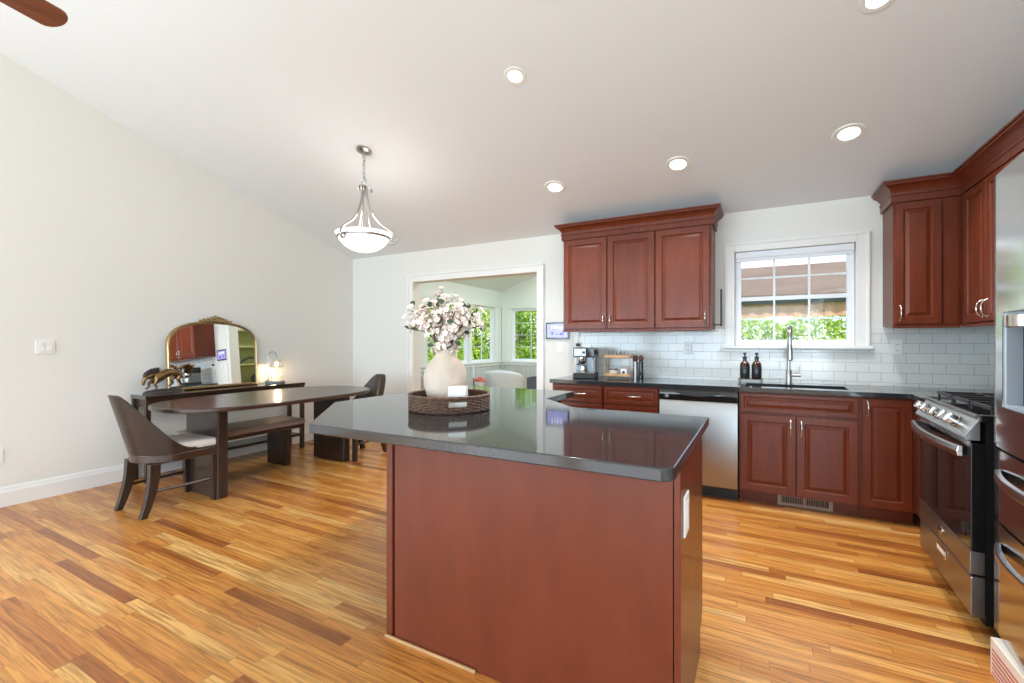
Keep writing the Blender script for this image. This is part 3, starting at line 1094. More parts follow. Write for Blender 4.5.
# ================================================================== RANGE
t = thing('gas_range', 'stainless gas range with black oven door and five knobs', 'range', (0.80, 3.025, 0), R(-91.5))
HW = 0.392
build('body', MB().box(-HW, HW, 0.045, 0.735, 0.07, 0.925), 'black_side', t)
for sx in (-0.36, 0.36):
    for sy in (0.10, 0.66):
        build('foot', MB().lathe([(0.018, 0), (0.018, 0.0695)], 10, (sx, sy, 0)), 'black_matte', t)
dr = build('drawer', MB().prism([(0.0445, 0.098), (0.004, 0.098), (0.0, 0.104), (0.0, 0.262), (0.005, 0.268), (0.0445, 0.268)], -HW, HW, 'x'), 'steel', t, bevel=0.002)
build('drawer_grip', MB().cells([-0.075, -0.065, 0.065, 0.075], [0.205, 0.213, 0.237, 0.245], lambda i, j: not (i == 1 and j == 1), -0.004, -0.0003, 'y'), 'chrome', dr, bevel=0.001)
build('grip_recess', MB().box(-0.065, 0.065, -0.0015, -0.0003, 0.213, 0.237), 'plastic_white', dr)
dd = MB().box(-HW, HW, 0.0, 0.0445, 0.375, 0.835)
door = build('oven_door', dd, 'black_gloss', t, bevel=0.003)
build('door_strip', MB().box(-HW, HW, -0.003, 0.0445, 0.278, 0.3745), 'steel', door, bevel=0.002)
build('window', MB().box(-0.335, 0.335, -0.0015, -0.0003, 0.42, 0.73), 'oven_glass', door)
bd = MB().lathe([(0, 0), (0.02, 0), (0.02, 0.003), (0, 0.004)], 20, sx=1.35)
bd.start().xf(Matrix.Identity(4))
bmesh.ops.transform(bd.bm, matrix=Matrix.Translation((0, -0.0032, 0.327)) @ Matrix.Rotation(R(90), 4, 'X'), verts=bd.bm.verts)
build('badge', bd, 'chrome', door, smooth=True)
hp = []
for i in range(17):
    u = -1 + 2 * i / 16
    hp.append((u * 0.385, -0.028 - 0.034 * (1 - u * u), 0.795))
hm = MB()
grid = []
for p in hp:
    grid.append([(p[0], p[1] - 0.012, p[2] - 0.022), (p[0], p[1] - 0.016, p[2] + 0.0), (p[0], p[1] - 0.010, p[2] + 0.022), (p[0], p[1] + 0.006, p[2] + 0.022), (p[0], p[1] + 0.006, p[2] - 0.022)])
vs_ = hm.surf(grid, True)
hm.bm.faces.new(vs_[0])
hm.bm.faces.new(vs_[-1])
hd = build('handle', hm, 'steel_h', door, bevel=0.003)
for sx in (-0.372, 0.352):
    build('bracket', MB().box(sx, sx + 0.02, -0.028, -0.0005, 0.777, 0.813), 'black_gloss', hd)
vt = MB()
vt.cells([-HW, -0.30, -0.14, -0.12, 0.02, 0.04, 0.2, 0.22, 0.32, HW], [0.822, 0.828, 0.833, 0.838, 0.845], lambda i, j: not (i in (1, 3, 5, 7) and j in (1,)), -0.012, -0.0004, 'y')
build('vent_strip', vt, 'steel_h', door)
cpn = build('control_panel', MB().prism([(0.0285, 0.846), (-0.020, 0.848), (-0.022, 0.856), (0.028, 0.938), (0.028, 0.945), (0.0285, 0.945)], -HW, HW, 'x'), 'steel', t, bevel=0.002)
nrm = Vector((0, -0.853, 0.521))
for kx in (-0.30, -0.205, -0.045, 0.095, 0.205):
    k = MB().lathe([(0.028, 0), (0.028, 0.004), (0.023, 0.006), (0.022, 0.034), (0.018, 0.038), (0, 0.038)], 20)
    k.box(-0.005, 0.005, -0.020, 0.020, 0.036, 0.046)
    q = nrm.to_track_quat('Z', 'Y').to_matrix().to_4x4()
    bmesh.ops.transform(k.bm, matrix=Matrix.Translation((kx, 0.0025, 0.899)) @ q, verts=k.bm.verts)
    build('knob', k, 'chrome', cpn, smooth=True)
ck = build('cooktop', MB().box(-HW, HW, 0.0290, 0.735, 0.9255, 0.95), 'black_gloss', t, bevel=0.004)
build('rim', MB().box(-HW, HW, 0.010, 0.0285, 0.9455, 0.957).box(HW - 0.012, HW, 0.03, 0.735, 0.951, 0.957).box(-HW, -HW + 0.012, 0.03, 0.735, 0.951, 0.957), 'steel', ck, bevel=0.003)
for gx in (-0.25, 0.0, 0.25):
    g = MB()
    a, b_ = gx - 0.119, gx + 0.119
    for yy in (0.075, 0.23, 0.385, 0.54, 0.69):
        g.box(a, b_, yy - 0.007, yy + 0.007, 0.974, 0.990)
    for xx in (a, gx - 0.006, b_ - 0.012):
        g.box(xx, xx + 0.012, 0.068, 0.697, 0.974, 0.990)
    for xx in (a + 0.002, b_ - 0.012):
        for yy in (0.07, 0.38, 0.685):
            g.box(xx, xx + 0.01, yy, yy + 0.01, 0.951, 0.974)
    build('grate', g, 'black_iron', ck, bevel=0.002)
for gx, gy in ((-0.25, 0.2), (-0.25, 0.55), (0.0, 0.38), (0.25, 0.2), (0.25, 0.55)):
    build('burner', MB().lathe([(0.05, 0.951), (0.05, 0.956), (0.036, 0.958), (0.036, 0.968), (0, 0.969)], 20, (gx, gy, 0)), 'black_iron', ck, smooth=True)

# ================================================================== REFRIGERATOR
t = thing('refrigerator', 'stainless french door refrigerator with two bottom drawers at right edge', 'refrigerator', (0.785, 2.033, 0), R(-90))
FW = 0.455
build('body', MB().box(-FW + 0.006, FW - 0.006, 0.066, 0.745, 0.02, 1.89), 'black_matte', t)
kg = build('kick_grille', MB().box(-0.371, FW - 0.02, -0.010, 0.065, 0.0, 0.140), 'grille_cream', t, bevel=0.004)
lv = MB()
for k in range(6):
    lv.box(-0.350, FW - 0.05, -0.0115, -0.0102, 0.012 + k * 0.017, 0.020 + k * 0.017)
build('louvres', lv, 'grille_red', kg)


def fridge_front(name, x0, x1, z0, z1, hole=None, parent=None):
    n = 10
    us = [x0 + (x1 - x0) * i / n for i in range(n + 1)]
    us = sorted(set([x0 + 0.004, x0 + 0.012, x1 - 0.004, x1 - 0.012] + us))
    vs = [z0, z1]
    if hole:
        us = sorted([u for u in us if abs(u - hole[0]) > 0.01 and abs(u - hole[1]) > 0.01] + [hole[0], hole[1]])
        vs = [z0, hole[2], hole[3], z1]

    def mk(i, j):
        return not (hole and j == 1 and hole[0] - 1e-6 <= us[i] < hole[1] - 1e-6)
    mb = MB().cells(us, vs, mk, 0.0, 0.062, 'y')
    for v in mb.bm.verts:
        if v.co.y < 0.01:
            e = min(v.co.x - x0, x1 - v.co.x)
            v.co.y = 0.026 * (v.co.x / FW) ** 2 + (0.010 * (1 - e / 0.012) ** 2 if e < 0.012 else 0)
    return build(name, mb, 'fridge_steel', parent, smooth=True, sharp=50)


HOLE = (-0.345, -0.10, 1.02, 1.375)
dl = fridge_front('door', -FW, -0.003, 0.862, 1.91, HOLE, t)
dr_ = fridge_front('door', 0.003, FW, 0.862, 1.91, None, t)
rc = MB()
rc.box(HOLE[0] + 0.0005, HOLE[1] - 0.0005, 0.1, 0.11, HOLE[2], HOLE[3])
rc.box(HOLE[0] - 0.01, HOLE[0] - 0.0, 0.0625, 0.0995, HOLE[2], HOLE[3])
mats_d = mat('dispenser_grey', srgb(168, 178, 188), 0.3)
rc2 = build('dispenser', rc, 'dispenser_grey', dl)
fr = MB()
fr.cells([HOLE[0] + 0.0005, HOLE[0] + 0.012, HOLE[1] - 0.012, HOLE[1] - 0.0005], [HOLE[2] + 0.0005, HOLE[2] + 0.012, HOLE[3] - 0.012, HOLE[3] - 0.0005], lambda i, j: not (i == 1 and j == 1), 0.022, 0.098, 'y')
build('dispenser_frame', fr, 'dispenser_grey', rc2)
build('nozzle', MB().lathe([(0.0, 0), (0.05, 0), (0.058, 0.006), (0.058, 0.045), (0, 0.045)], 20, (-0.24, 0.045, HOLE[3] - 0.06)), 'chrome', rc2, smooth=True)
kz = MB()
for k in range(5):
    kz.box(-0.33 + k * 0.05, -0.322 + k * 0.05, -0.0, 0.017, 0.93, 0.938)
for hx_ in (-0.022, 0.022):
    hm = MB().tube([(hx_, 0.003, 0.92), (hx_, -0.025, 0.95), (hx_, -0.028, 1.1), (hx_, -0.029, 1.35), (hx_, -0.028, 1.6), (hx_, -0.025, 1.76), (hx_, 0.003, 1.79)], 0.009, 10)
    build('handle', hm, 'steel_h', dl if hx_ < 0 else dr_, smooth=True)
for (z0, z1, hz) in ((0.580, 0.852, 0.765), (0.146, 0.570, 0.487)):
    d_ = fridge_front('drawer', -FW, FW, z0, z1, None, t)
    pts = []
    for i in range(21):
        u = -1 + 2 * i / 20
        pts.append((u * 0.365, 0.010 - 0.056 * (1 - abs(u) ** 2.4), hz))
    grid = []
    for p in pts:
        grid.append([(p[0], p[1] - 0.008, p[2] - 0.016), (p[0], p[1] - 0.012, p[2]), (p[0], p[1] - 0.008, p[2] + 0.016), (p[0], p[1] + 0.008, p[2] + 0.016), (p[0], p[1] + 0.008, p[2] - 0.016)])
    hm = MB()
    v_ = hm.surf(grid, True)
    hm.bm.faces.new(v_[0])
    hm.bm.faces.new(v_[-1])
    build('handle', hm, 'steel_h', d_, smooth=True, sharp=50)

# ================================================================== DINING AREA
TX, TY = -4.06, 2.75
t = thing('dining_table', 'long dark brown oval dining table on slab pedestals', 'table', (TX, TY, 0))


def superell(a, b, n, k, e):
    out = []
    for i in range(k):
        th = 2 * PI * i / k
        c_, s_ = math.cos(th), math.sin(th)
        out.append((a * abs(c_) ** (2 / e) * (1 if c_ >= 0 else -1), b * abs(s_) ** (2 / e) * (1 if s_ >= 0 else -1)))
    return out


build('tabletop', MB().prism(superell(0.53, 0.985, 0, 72, 2.7), 0.727, 0.762), 'espresso_wood', t, bevel=0.008)
for py, px_ in ((-0.63, 0.0), (0.66, -0.035)):
    pd = MB()
    pd.box(-0.24 + px_, 0.195 + px_, py - 0.035, py + 0.035, 0.004, 0.7265)
    o = build('pedestal', pd, 'espresso_wood_v', t, bevel=0.003)
    pp = MB()
    pp.box(0.2 + px_, 0.245 + px_, py - 0.042, py + 0.042, 0.0, 0.7265)
    build('pedestal_edge', pp, 'espresso_wood_v', o, bevel=0.012)
    for fx in (-0.2, 0.15):
        build('glide', MB().lathe([(0.012, 0), (0.012, 0.0038)], 10, (fx + px_, py, 0)), 'nickel', o)


def dining_chair(label, loc, rot):
    t = thing('dining_chair', label, 'chair', loc, rot, group='dining chairs at the table ends')
    t.scale = (0.98, 0.93, 1)
    # barrel back shell
    nphi, nz = 36, 8
    A = R(112)

    def top(phi):
        q = abs(phi) / A
        if q < 0.12:
            return 0.885
        u = (q - 0.12) / 0.88
        return 0.885 - 0.43 * (1 - (1 - u ** 1.5) ** 2.5)

    def P(phi, z, off):
        rx, ry = 0.245 + off, 0.26 + off
        lean = max(0, (z - 0.43)) * 0.30
        return (rx * math.sin(phi) * (1 + lean * 0.5), -ry * math.cos(phi) - 0.005 - lean * max(0.0, math.cos(phi)), z)
    inner, outer = [], []
    for i in range(nphi + 1):
        phi = -A + 2 * A * i / nphi
        zt = top(phi)
        outer.append([P(phi, 0.435 + (zt - 0.435) * j / nz, 0.0) for j in range(nz + 1)])
        inner.append([P(phi, 0.435 + (zt - 0.435) * j / nz, -0.022) for j in range(nz + 1)])
    grid = [o_ + i_[::-1] for o_, i_ in zip(outer, inner)]
    mb = MB()
    v_ = mb.surf(grid, True)
    mb.bm.faces.new(v_[0])
    mb.bm.faces.new(v_[-1])
    build('backrest', mb, 'espresso_wood_v', t, smooth=True, sharp=50)
    # seat frame and cushion
    pl = [( -0.235, 0.27), (-0.245, 0.0)] + [(0.245 * math.sin(a), -0.262 * math.cos(a)) for a in [R(-80 + 10 * i) for i in range(17)]] + [(0.245, 0.0), (0.235, 0.27)]
    build('seat_frame', MB().prism(pl, 0.375, 0.434), 'espresso_wood', t, bevel=0.006)
    pl2 = [(-0.225, 0.272), (-0.216, 0.0)] + [(0.214 * math.sin(a), -0.215 * math.cos(a)) for a in [R(-80 + 10 * i) for i in range(17)]] + [(0.216, 0.0), (0.225, 0.272)]
    build('seat', MB().prism(pl2, 0.4355, 0.50), 'linen', t, bevel=0.022)
    for sx in (-1, 1):
        f = MB()
        f.surf([])if False else None
        rings = []
        for (z, y, w, dpt) in ((0.3745, 0.235, 0.026, 0.026), (0.2, 0.238, 0.024, 0.024), (0.0, 0.245, 0.021, 0.021)):
            x = sx * 0.208
            rings.append([(x - w, y - dpt, z), (x + w, y - dpt, z), (x + w, y + dpt, z), (x - w, y + dpt, z)])
        v_ = f.surf(rings, True)
        f.bm.faces.new(v_[0])
        f.bm.faces.new(v_[-1])
        build('leg', f, 'espresso_wood_v', t, bevel=0.003)
        r_ = MB()
        rings = []
        for (z, y, w, dpt) in ((0.3745, -0.19, 0.026, 0.036), (0.28, -0.195, 0.025, 0.035), (0.18, -0.212, 0.024, 0.031), (0.08, -0.24, 0.022, 0.027), (0.0, -0.272, 0.021, 0.024)):
            x = sx * (0.18 + (0.3745 - z) * 0.03)
            rings.append([(x - w, y - dpt, z), (x + w, y - dpt, z), (x + w, y + dpt, z), (x - w, y + dpt, z)])
        v_ = r_.surf(rings, True)
        r_.bm.faces.new(v_[0])
        r_.bm.faces.new(v_[-1])
        build('leg', r_, 'espresso_wood_v', t, bevel=0.003)
        build('stretcher', MB().tube([(sx * 0.186, -0.19, 0.175), (sx * 0.207, 0.22, 0.175)], 0.011, 6), 'espresso_wood', t)
    return t


dining_chair('dark wooden barrel dining chair with cream seat at the near table end', (-4.06, 1.848, 0), 0)
dining_chair('dark wooden barrel dining chair at the far table end by the back wall', (-3.985, 3.68, 0), R(180))

t = thing('dining_bench', 'dark wooden bench with padded taupe seat along the table side', 'bench', (-4.40, 2.68, 0))
build('cushion', MB().box(-0.20, 0.20, -0.56, 0.50, 0.405, 0.470), 'taupe_leather', t, bevel=0.025)
build('apron', MB().box(-0.19, 0.19, -0.55, 0.49, 0.375, 0.4045), 'espresso_wood', t, bevel=0.004)
for y in (-0.42, 0.335):
    build('leg', MB().box(-0.165, 0.14, y - 0.03, y + 0.03, 0.0, 0.3745), 'espresso_wood_v', t, bevel=0.004)

CX0, CX1, CY0, CY1 = -5.085, -4.80, 2.00, 3.62
t = thing('console_table', 'narrow dark brown console table against the left wall', 'console table', (-4.94, 2.81, 0))
ox, oy = -4.94, 2.81
build('tabletop', MB().box(CX0 - ox, CX1 - ox, CY0 - oy, CY1 - oy, 0.752, 0.785), 'console_top', t, bevel=0.004)
build('apron', MB().box(CX0 + 0.02 - ox, CX1 - 0.02 - ox, CY0 + 0.03 - oy, CY1 - 0.03 - oy, 0.672, 0.7515), 'espresso_wood', t, bevel=0.003)
for x in (CX0 + 0.005, CX1 - 0.045):
    for y in (CY0 + 0.005, CY1 - 0.045):
        build('leg', MB().box(x - ox, x + 0.04 - ox, y - oy, y + 0.04 - oy, 0, 0.7515), 'espresso_wood_v', t, bevel=0.003)
build('shelf', MB().box(CX0 + 0.01 - ox, CX1 - 0.01 - ox, CY0 + 0.047 - oy, CY1 - 0.047 - oy, 0.15, 0.18), 'espresso_wood', t, bevel=0.003)

# mirror leaning on the console
MZ = 0.787
t = thing('arched_mirror', 'gold framed arched mirror with ornate crest standing on the console', 'mirror', (-5.045, 2.735, MZ), rot=(0, R(-3.15), R(0.62)))
HWM, ZS, ZT = 0.455, 0.43, 0.70


def arch(inset, n=40):
    a, zt = HWM - inset, ZT - inset
    pts = [(-a, inset), (-a, ZS * 0.5)]
    for i in range(n + 1):
        th = PI - PI * i / n
        c_, s_ = math.cos(th), math.sin(th)
        e = 2.5
        pts.append((a * abs(c_) ** (2 / e) * (1 if c_ >= 0 else -1), ZS + (zt - ZS) * abs(s_) ** (2 / e)))
    pts += [(a, ZS * 0.5), (a, inset)]
    return pts


o_p, i_p = arch(0.0), arch(0.020)
fr = MB()
prof_rings = []
for k in range(len(o_p)):
    (oy_, oz_), (iy_, iz_) = o_p[k], i_p[k]
    my, mz = (oy_ + iy_) / 2, (oz_ + iz_) / 2
    prof_rings.append([(-0.018, oy_, oz_), (0.006, oy_, oz_), (0.016, my, mz), (0.008, iy_, iz_), (-0.018, iy_, iz_)])
fr.surf(prof_rings + [prof_rings[0]], True)
fro = build('frame', fr, 'gold', t, smooth=True, sharp=50)
bd = MB()
# beading along the inner edge
perim = arch(0.024, 120)
dense = []
for p, q in zip(perim + [perim[0]], (perim + [perim[0]])[1:]):
    L_ = math.hypot(q[0] - p[0], q[1] - p[1])
    m_ = max(1, int(L_ / 0.013))
    for i in range(m_):
        dense.append((p[0] + (q[0] - p[0]) * i / m_, p[1] + (q[1] - p[1]) * i / m_))
for (y, z) in dense:
    bd.ball((0.008, y, z), 0.0055, seg=6, rings=4)
build('beading', bd, 'gold', fro, smooth=True)
build('mirror_glass', MB().prism(arch(0.019), -0.004, 0.002, 'x'), 'mirror_glass', t)
build('backing', MB().prism(arch(0.017), -0.016, -0.0045, 'x'), 'black_matte', t)
cs_ = MB()
random.seed(5)


def scroll(mb, y0, z0, s, turns, size, r0):
    pts, rs_ = [], []
    n = 26
    for i in range(n + 1):
        u = i / n
        a = u * turns * 2 * PI
        rad = size * (1 - 0.8 * u)
        pts.append((0.016 + 0.006 * u, y0 + s * (rad * math.cos(a) - size), z0 + rad * math.sin(a)))
        rs_.append(r0 * (1 - 0.55 * u))
    mb.tube(pts, rs_, 7)


for s in (-1, 1):
    for (d, zz, sz, rr_) in ((0.0, 0.715, 0.032, 0.011), (0.045, 0.708, 0.026, 0.010), (0.09, 0.70, 0.022, 0.009), (0.135, 0.685, 0.02, 0.008)):
        scroll(cs_, s * d, zz, -s, 1.3, sz, rr_)
        cs_.ball((0.02, s * (d + 0.02), zz + 0.016), 0.009, 0.017, 0.012, 8, 6)
cs_.ball((0.018, 0, 0.735), 0.014, 0.024, 0.028, 10, 8)
cs_.ball((0.022, 0, 0.705), 0.012, 0.030, 0.018, 10, 8)
build('crest', cs_, 'gold', fro, smooth=True)

# bronze horse
t = thing('horse_statuette', 'bronze galloping horse statuette on a dark base on the console', 'statuette', (-4.93, 2.20, 0.785), R(0))
t.scale = (1.25, 1.12, 1.2)
bs = MB()
bs.lathe([(0.0, 0), (1.0, 0), (1.0, 0.012), (0.86, 0.026), (0.5, 0.034), (0.0, 0.036)], 28, sx=0.055, sy=0.15)
build('rock_base', bs, 'dark_bronze', t, smooth=True, sharp=70)


def skin_obj(name, chains, m, parent, root=0, subs=1):
    """chains: list of point lists [(x,y,z,r)...]; first point of later chains may be an int index to attach to"""
    me = bpy.data.meshes.new(name)
    verts, edges, rad = [], [], []
    for ch in chains:
        prev = None
        for p in ch:
            if isinstance(p, int):
                prev = p
                continue
            verts.append(p[:3])
            rad.append(p[3])
            idx = len(verts) - 1
            if prev is not None:
                edges.append((prev, idx))
            prev = idx
    me.from_pydata(verts, edges, [])
    me.materials.append(MATS[m])
    o = bpy.data.objects.new(name, me)
    C.objects.link(o)
    o.parent = parent
    sk = o.modifiers.new('skin', 'SKIN')
    sk.use_smooth_shade = True
    if not me.skin_vertices:
        me.attributes.new('x', 'FLOAT', 'POINT') if False else None
    lay = me.skin_vertices[0].data if me.skin_vertices else None
    if lay is None:
        return o
    for i, v in enumerate(lay):
        v.radius = (rad[i], rad[i])
        v.use_root = (i == root)
    ss = o.modifiers.new('subsurf', 'SUBSURF')
    ss.levels = ss.render_levels = subs
    return o


# horse runs along -Y (head towards the near end), rump high, head low
H = []
H.append([(0, 0.100, 0.176, 0.034), (0, 0.055, 0.170, 0.037), (0, 0.005, 0.150, 0.036), (0, -0.045, 0.132, 0.039),     # 0-3 rump to shoulder
          (0, -0.078, 0.136, 0.031), (0, -0.108, 0.140, 0.024), (0, -0.130, 0.132, 0.019),                               # 4-6 arched neck to poll
          (0, -0.142, 0.112, 0.017), (0, -0.147, 0.088, 0.012), (0, -0.146, 0.070, 0.010)])                              # 7-9 head tucked down
H.append([0, (0.018, 0.112, 0.138, 0.024), (0.020, 0.092, 0.098, 0.013), (0.020, 0.120, 0.074, 0.009), (0.020, 0.112, 0.052, 0.007), (0.020, 0.124, 0.040, 0.009)])
H.append([0, (-0.018, 0.100, 0.134, 0.024), (-0.020, 0.066, 0.100, 0.013), (-0.020, 0.078, 0.070, 0.009), (-0.020, 0.052, 0.058, 0.007), (-0.020, 0.042, 0.048, 0.009)])
H.append([3, (0.017, -0.058, 0.100, 0.018), (0.018, -0.078, 0.074, 0.011), (0.018, -0.058, 0.054, 0.008), (0.018, -0.064, 0.038, 0.007), (0.018, -0.074, 0.034, 0.009)])
H.append([3, (-0.017, -0.064, 0.102, 0.018), (-0.018, -0.104, 0.084, 0.011), (-0.018, -0.096, 0.060, 0.008), (-0.018, -0.112, 0.046, 0.007), (-0.018, -0.122, 0.038, 0.009)])
hb = skin_obj('body', H, 'bronze', t)
for sx in (-0.009, 0.009):
    build('ear', MB().lathe([(0.006, 0), (0.005, 0.010), (0, 0.024)], 8, (sx, -0.128, 0.146)), 'bronze', t, smooth=True)
tl = MB()
for k in range(9):
    f_ = (k - 4) * 0.004
    tl.tube([(0, 0.118, 0.190), (f_, 0.148, 0.212), (f_ * 1.6, 0.176, 0.204 + f_), (f_ * 2, 0.196, 0.182 + f_ * 1.5), (f_ * 2, 0.226, 0.172 + f_ * 3.0)], [0.013, 0.010, 0.010, 0.008, 0.0015], 6)
build('tail', tl, 'bronze', t, smooth=True)
mn = MB()
crest = [(-0.050, 0.168), (-0.075, 0.168), (-0.100, 0.166), (-0.122, 0.154), (-0.140, 0.138)]
for k in range(15):
    u = k / 14 * (len(crest) - 1)
    i = min(int(u), len(crest) - 2)
    f_ = u - i
    y = crest[i][0] * (1 - f_) + crest[i + 1][0] * f_
    z = crest[i][1] * (1 - f_) + crest[i + 1][1] * f_
    lift = 0.024 + 0.014 * math.sin(k * 1.9)
    for sx in (-0.008, 0.008):
        mn.tube([(0, y, z - 0.014), (sx, y + 0.002, z + 0.004), (sx * 1.6, y + 0.010, z + lift * 0.7), (sx * 1.8, y + 0.024, z + lift)], [0.009, 0.009, 0.006, 0.001], 6)
build('mane', mn, 'dark_bronze', t, smooth=True)

# candle warmer lamp with candle
t = thing('candle_warmer_lamp', 'small glowing candle warmer lamp with arched arm on the console', 'lamp', (-4.945, 3.33, 0.785))
t.scale = (1.4, 1.4, 1.4)
build('base', MB().lathe([(0.0, 0), (0.072, 0), (0.074, 0.004), (0.074, 0.018), (0.068, 0.022), (0, 0.022)], 28), 'label_grey', t, smooth=True)
pts = [(0, -0.058, 0.02), (0, -0.058, 0.22)] + [(0, -0.023 - 0.035 * math.cos(a), 0.235 + 0.03 * math.sin(a)) for a in [PI * i / 8 for i in range(9)]] + [(0, 0.012, 0.205)]
build('arm', MB().tube(pts, 0.0045, 8), 'nickel', t, smooth=True)
sh = build('glass_shade', MB().lathe([(0.012, 0.205), (0.028, 0.195), (0.048, 0.160), (0.055, 0.135), (0.0535, 0.135), (0.0465, 0.159), (0.027, 0.193), (0.012, 0.203)], 24, (0, 0.012, 0)), 'clear_glass', t, smooth=True)
build('bulb', MB().ball((0, 0.012, 0.160), 0.014, 0.014, 0.02), 'bulb_glow', t, smooth=True)
ld = bpy.data.lights.new('warmer_bulb_light', 'POINT')
ld.energy = 2.6
ld.color = (1.0, 0.70, 0.38)
ld.shadow_soft_size = 0.03
lo = bpy.data.objects.new('warmer_bulb_light', ld)
C.objects.link(lo)
lo.parent = t
lo.location = (0.02, 0.012, 0.115)
t = thing('jar_candle', 'warmly lit cream jar candle under the arched lamp', 'candle', (-4.945, 3.347, 0.8165))
t.scale = (1.35, 1.35, 1.35)
build('wax', MB().lathe([(0, 0), (0.036, 0), (0.040, 0.006), (0.040, 0.055), (0.036, 0.058), (0, 0.056)], 22), 'candle_glow', t, smooth=True)
build('wick', MB().tube([(0, 0, 0.055), (0, 0, 0.066)], 0.0015, 6), 'black_matte', t)

# power cord on the floor behind the bench
pts = [(-5.0, 3.53, 0.012), (-4.99, 3.66, 0.008), (-4.95, 3.76, 0.008), (-4.86, 3.74, 0.008), (-4.78, 3.84, 0.008), (-4.83, 3.98, 0.008), (-4.98, 4.02, 0.008), (-5.07, 3.95, 0.008)]
cc = []
for i in range(len(pts) - 1):
    for k in range(6):
        u = k / 6
        cc.append(tuple(Vector(pts[i]).lerp(Vector(pts[i + 1]), u)))
t = thing('power_strip', 'black power strip with tan cord on the floor behind the bench', 'power strip', (-5.0, 3.42, 0.0))
build('case', MB().box(-0.03, 0.03, -0.11, 0.11, 0, 0.035), 'black_matte', t, bevel=0.006)
sk = MB()
for k in range(4):
    sk.box(-0.014, 0.014, -0.085 + k * 0.045, -0.057 + k * 0.045, 0.0355, 0.038)
build('sockets', sk, 'rubber', t)
cc = [(p[0] + 5.0, p[1] - 3.42, p[2]) for p in cc]
build('cord', MB().tube(cc, 0.005, 6), 'orange_cord', t, smooth=True)['label'] = 'tan power cord'

# ================================================================== CEILING FIXTURES
TILT = (R(-16.65), 0, 0)


def recessed(x, y, label, sc=1.0):
    t = thing('recessed_light', label, 'ceiling light', (x, y, ceil_z(y)), rot=TILT, group='recessed lights in the sloped ceiling')
    t.scale = (sc, sc, sc)
    build('trim_ring', MB().lathe([(0.062, -0.001), (0.062, -0.006), (0.078, -0.009), (0.094, -0.007), (0.098, -0.001)], 32), 'trim_paint', t, smooth=True)
    build('lens', MB().lathe([(0, -0.0035), (0.0615, -0.0035), (0.0615, -0.001), (0, -0.001)], 28), 'lamp_lens', t)
    d = bpy.data.lights.new('recessed_light_beam', 'SPOT')
    d.energy = 70
    d.spot_size = R(140)
    d.spot_blend = 0.8
    d.shadow_soft_size = 0.06
    d.color = (0.95, 0.98, 1.0)
    o = bpy.data.objects.new('recessed_light_beam', d)
    C.objects.link(o)
    o.parent = t
    o.location = (0, 0, -0.03)
    return t


recessed(-1.43, 2.672, sc=0.76, label='recessed ceiling light nearest the pendant lamp, alone in the higher row')
recessed(-1.644, 3.847, 'recessed ceiling light in front of the left upper cabinets, nearest the opening')
recessed(-0.573, 3.832, 'recessed ceiling light between the upper cabinets and the window')
recessed(0.536, 3.827, 'recessed ceiling light above the sink window')
recessed(0.519, 2.865, sc=0.8, label='recessed ceiling light cut off by the top edge of the picture')

PX, PY = -3.074, 2.911
PZ = ceil_z(PY)
t = thing('pendant_lamp', 'brushed nickel pendant lamp with white glass bowl over the dining area', 'pendant lamp', (PX, PY, PZ))
cn = MB().lathe([(0.068, -0.001), (0.066, -0.012), (0.045, -0.024), (0.012, -0.030), (0.0, -0.030)], 28)
bmesh.ops.transform(cn.bm, matrix=Matrix.Rotation(R(-16.65), 4, 'X'), verts=cn.bm.verts)
build('canopy', cn, 'nickel', t, smooth=True)
z = -0.028
k = 0
while z > -0.245:
    lk = []
    for i in range(14):
        a = 2 * PI * i / 14
        p = (0.012 * math.cos(a), 0, 0.024 * math.sin(a))
        lk.append((p[0], 0, z - 0.016 + p[2]) if k % 2 == 0 else (0, p[0], z - 0.016 + p[2]))
    build('chain_link', MB().tube(lk, 0.0042, 6, closed=True), 'nickel', t, smooth=True)
    z -= 0.036
    k += 1
lp = [(0.028 * math.cos(2 * PI * i / 18), 0, -0.285 + 0.028 * math.sin(2 * PI * i / 18)) for i in range(18)]
build('hanging_ring', MB().tube(lp, 0.0045, 8, closed=True), 'nickel', t, smooth=True)
build('hub', MB().lathe([(0.0, -0.31), (0.014, -0.312), (0.026, -0.325), (0.016, -0.34), (0.013, -0.38), (0.022, -0.40), (0.0, -0.405)], 20), 'nickel', t, smooth=True)


def bez(pts, n):
    """smooth curve through pts (Catmull-Rom)"""
    out = []
    P = [Vector(p) for p in pts]
    for i in range(len(P) - 1):
        p0, p1, p2, p3 = P[max(i - 1, 0)], P[i], P[i + 1], P[min(i + 2, len(P) - 1)]
        for k in range(n):
            u = k / n
            out.append(0.5 * ((2 * p1) + (-p0 + p2) * u + (2 * p0 - 5 * p1 + 4 * p2 - p3) * u * u + (-p0 + 3 * p1 - 3 * p2 + p3) * u ** 3))
    out.append(P[-1])
    return out


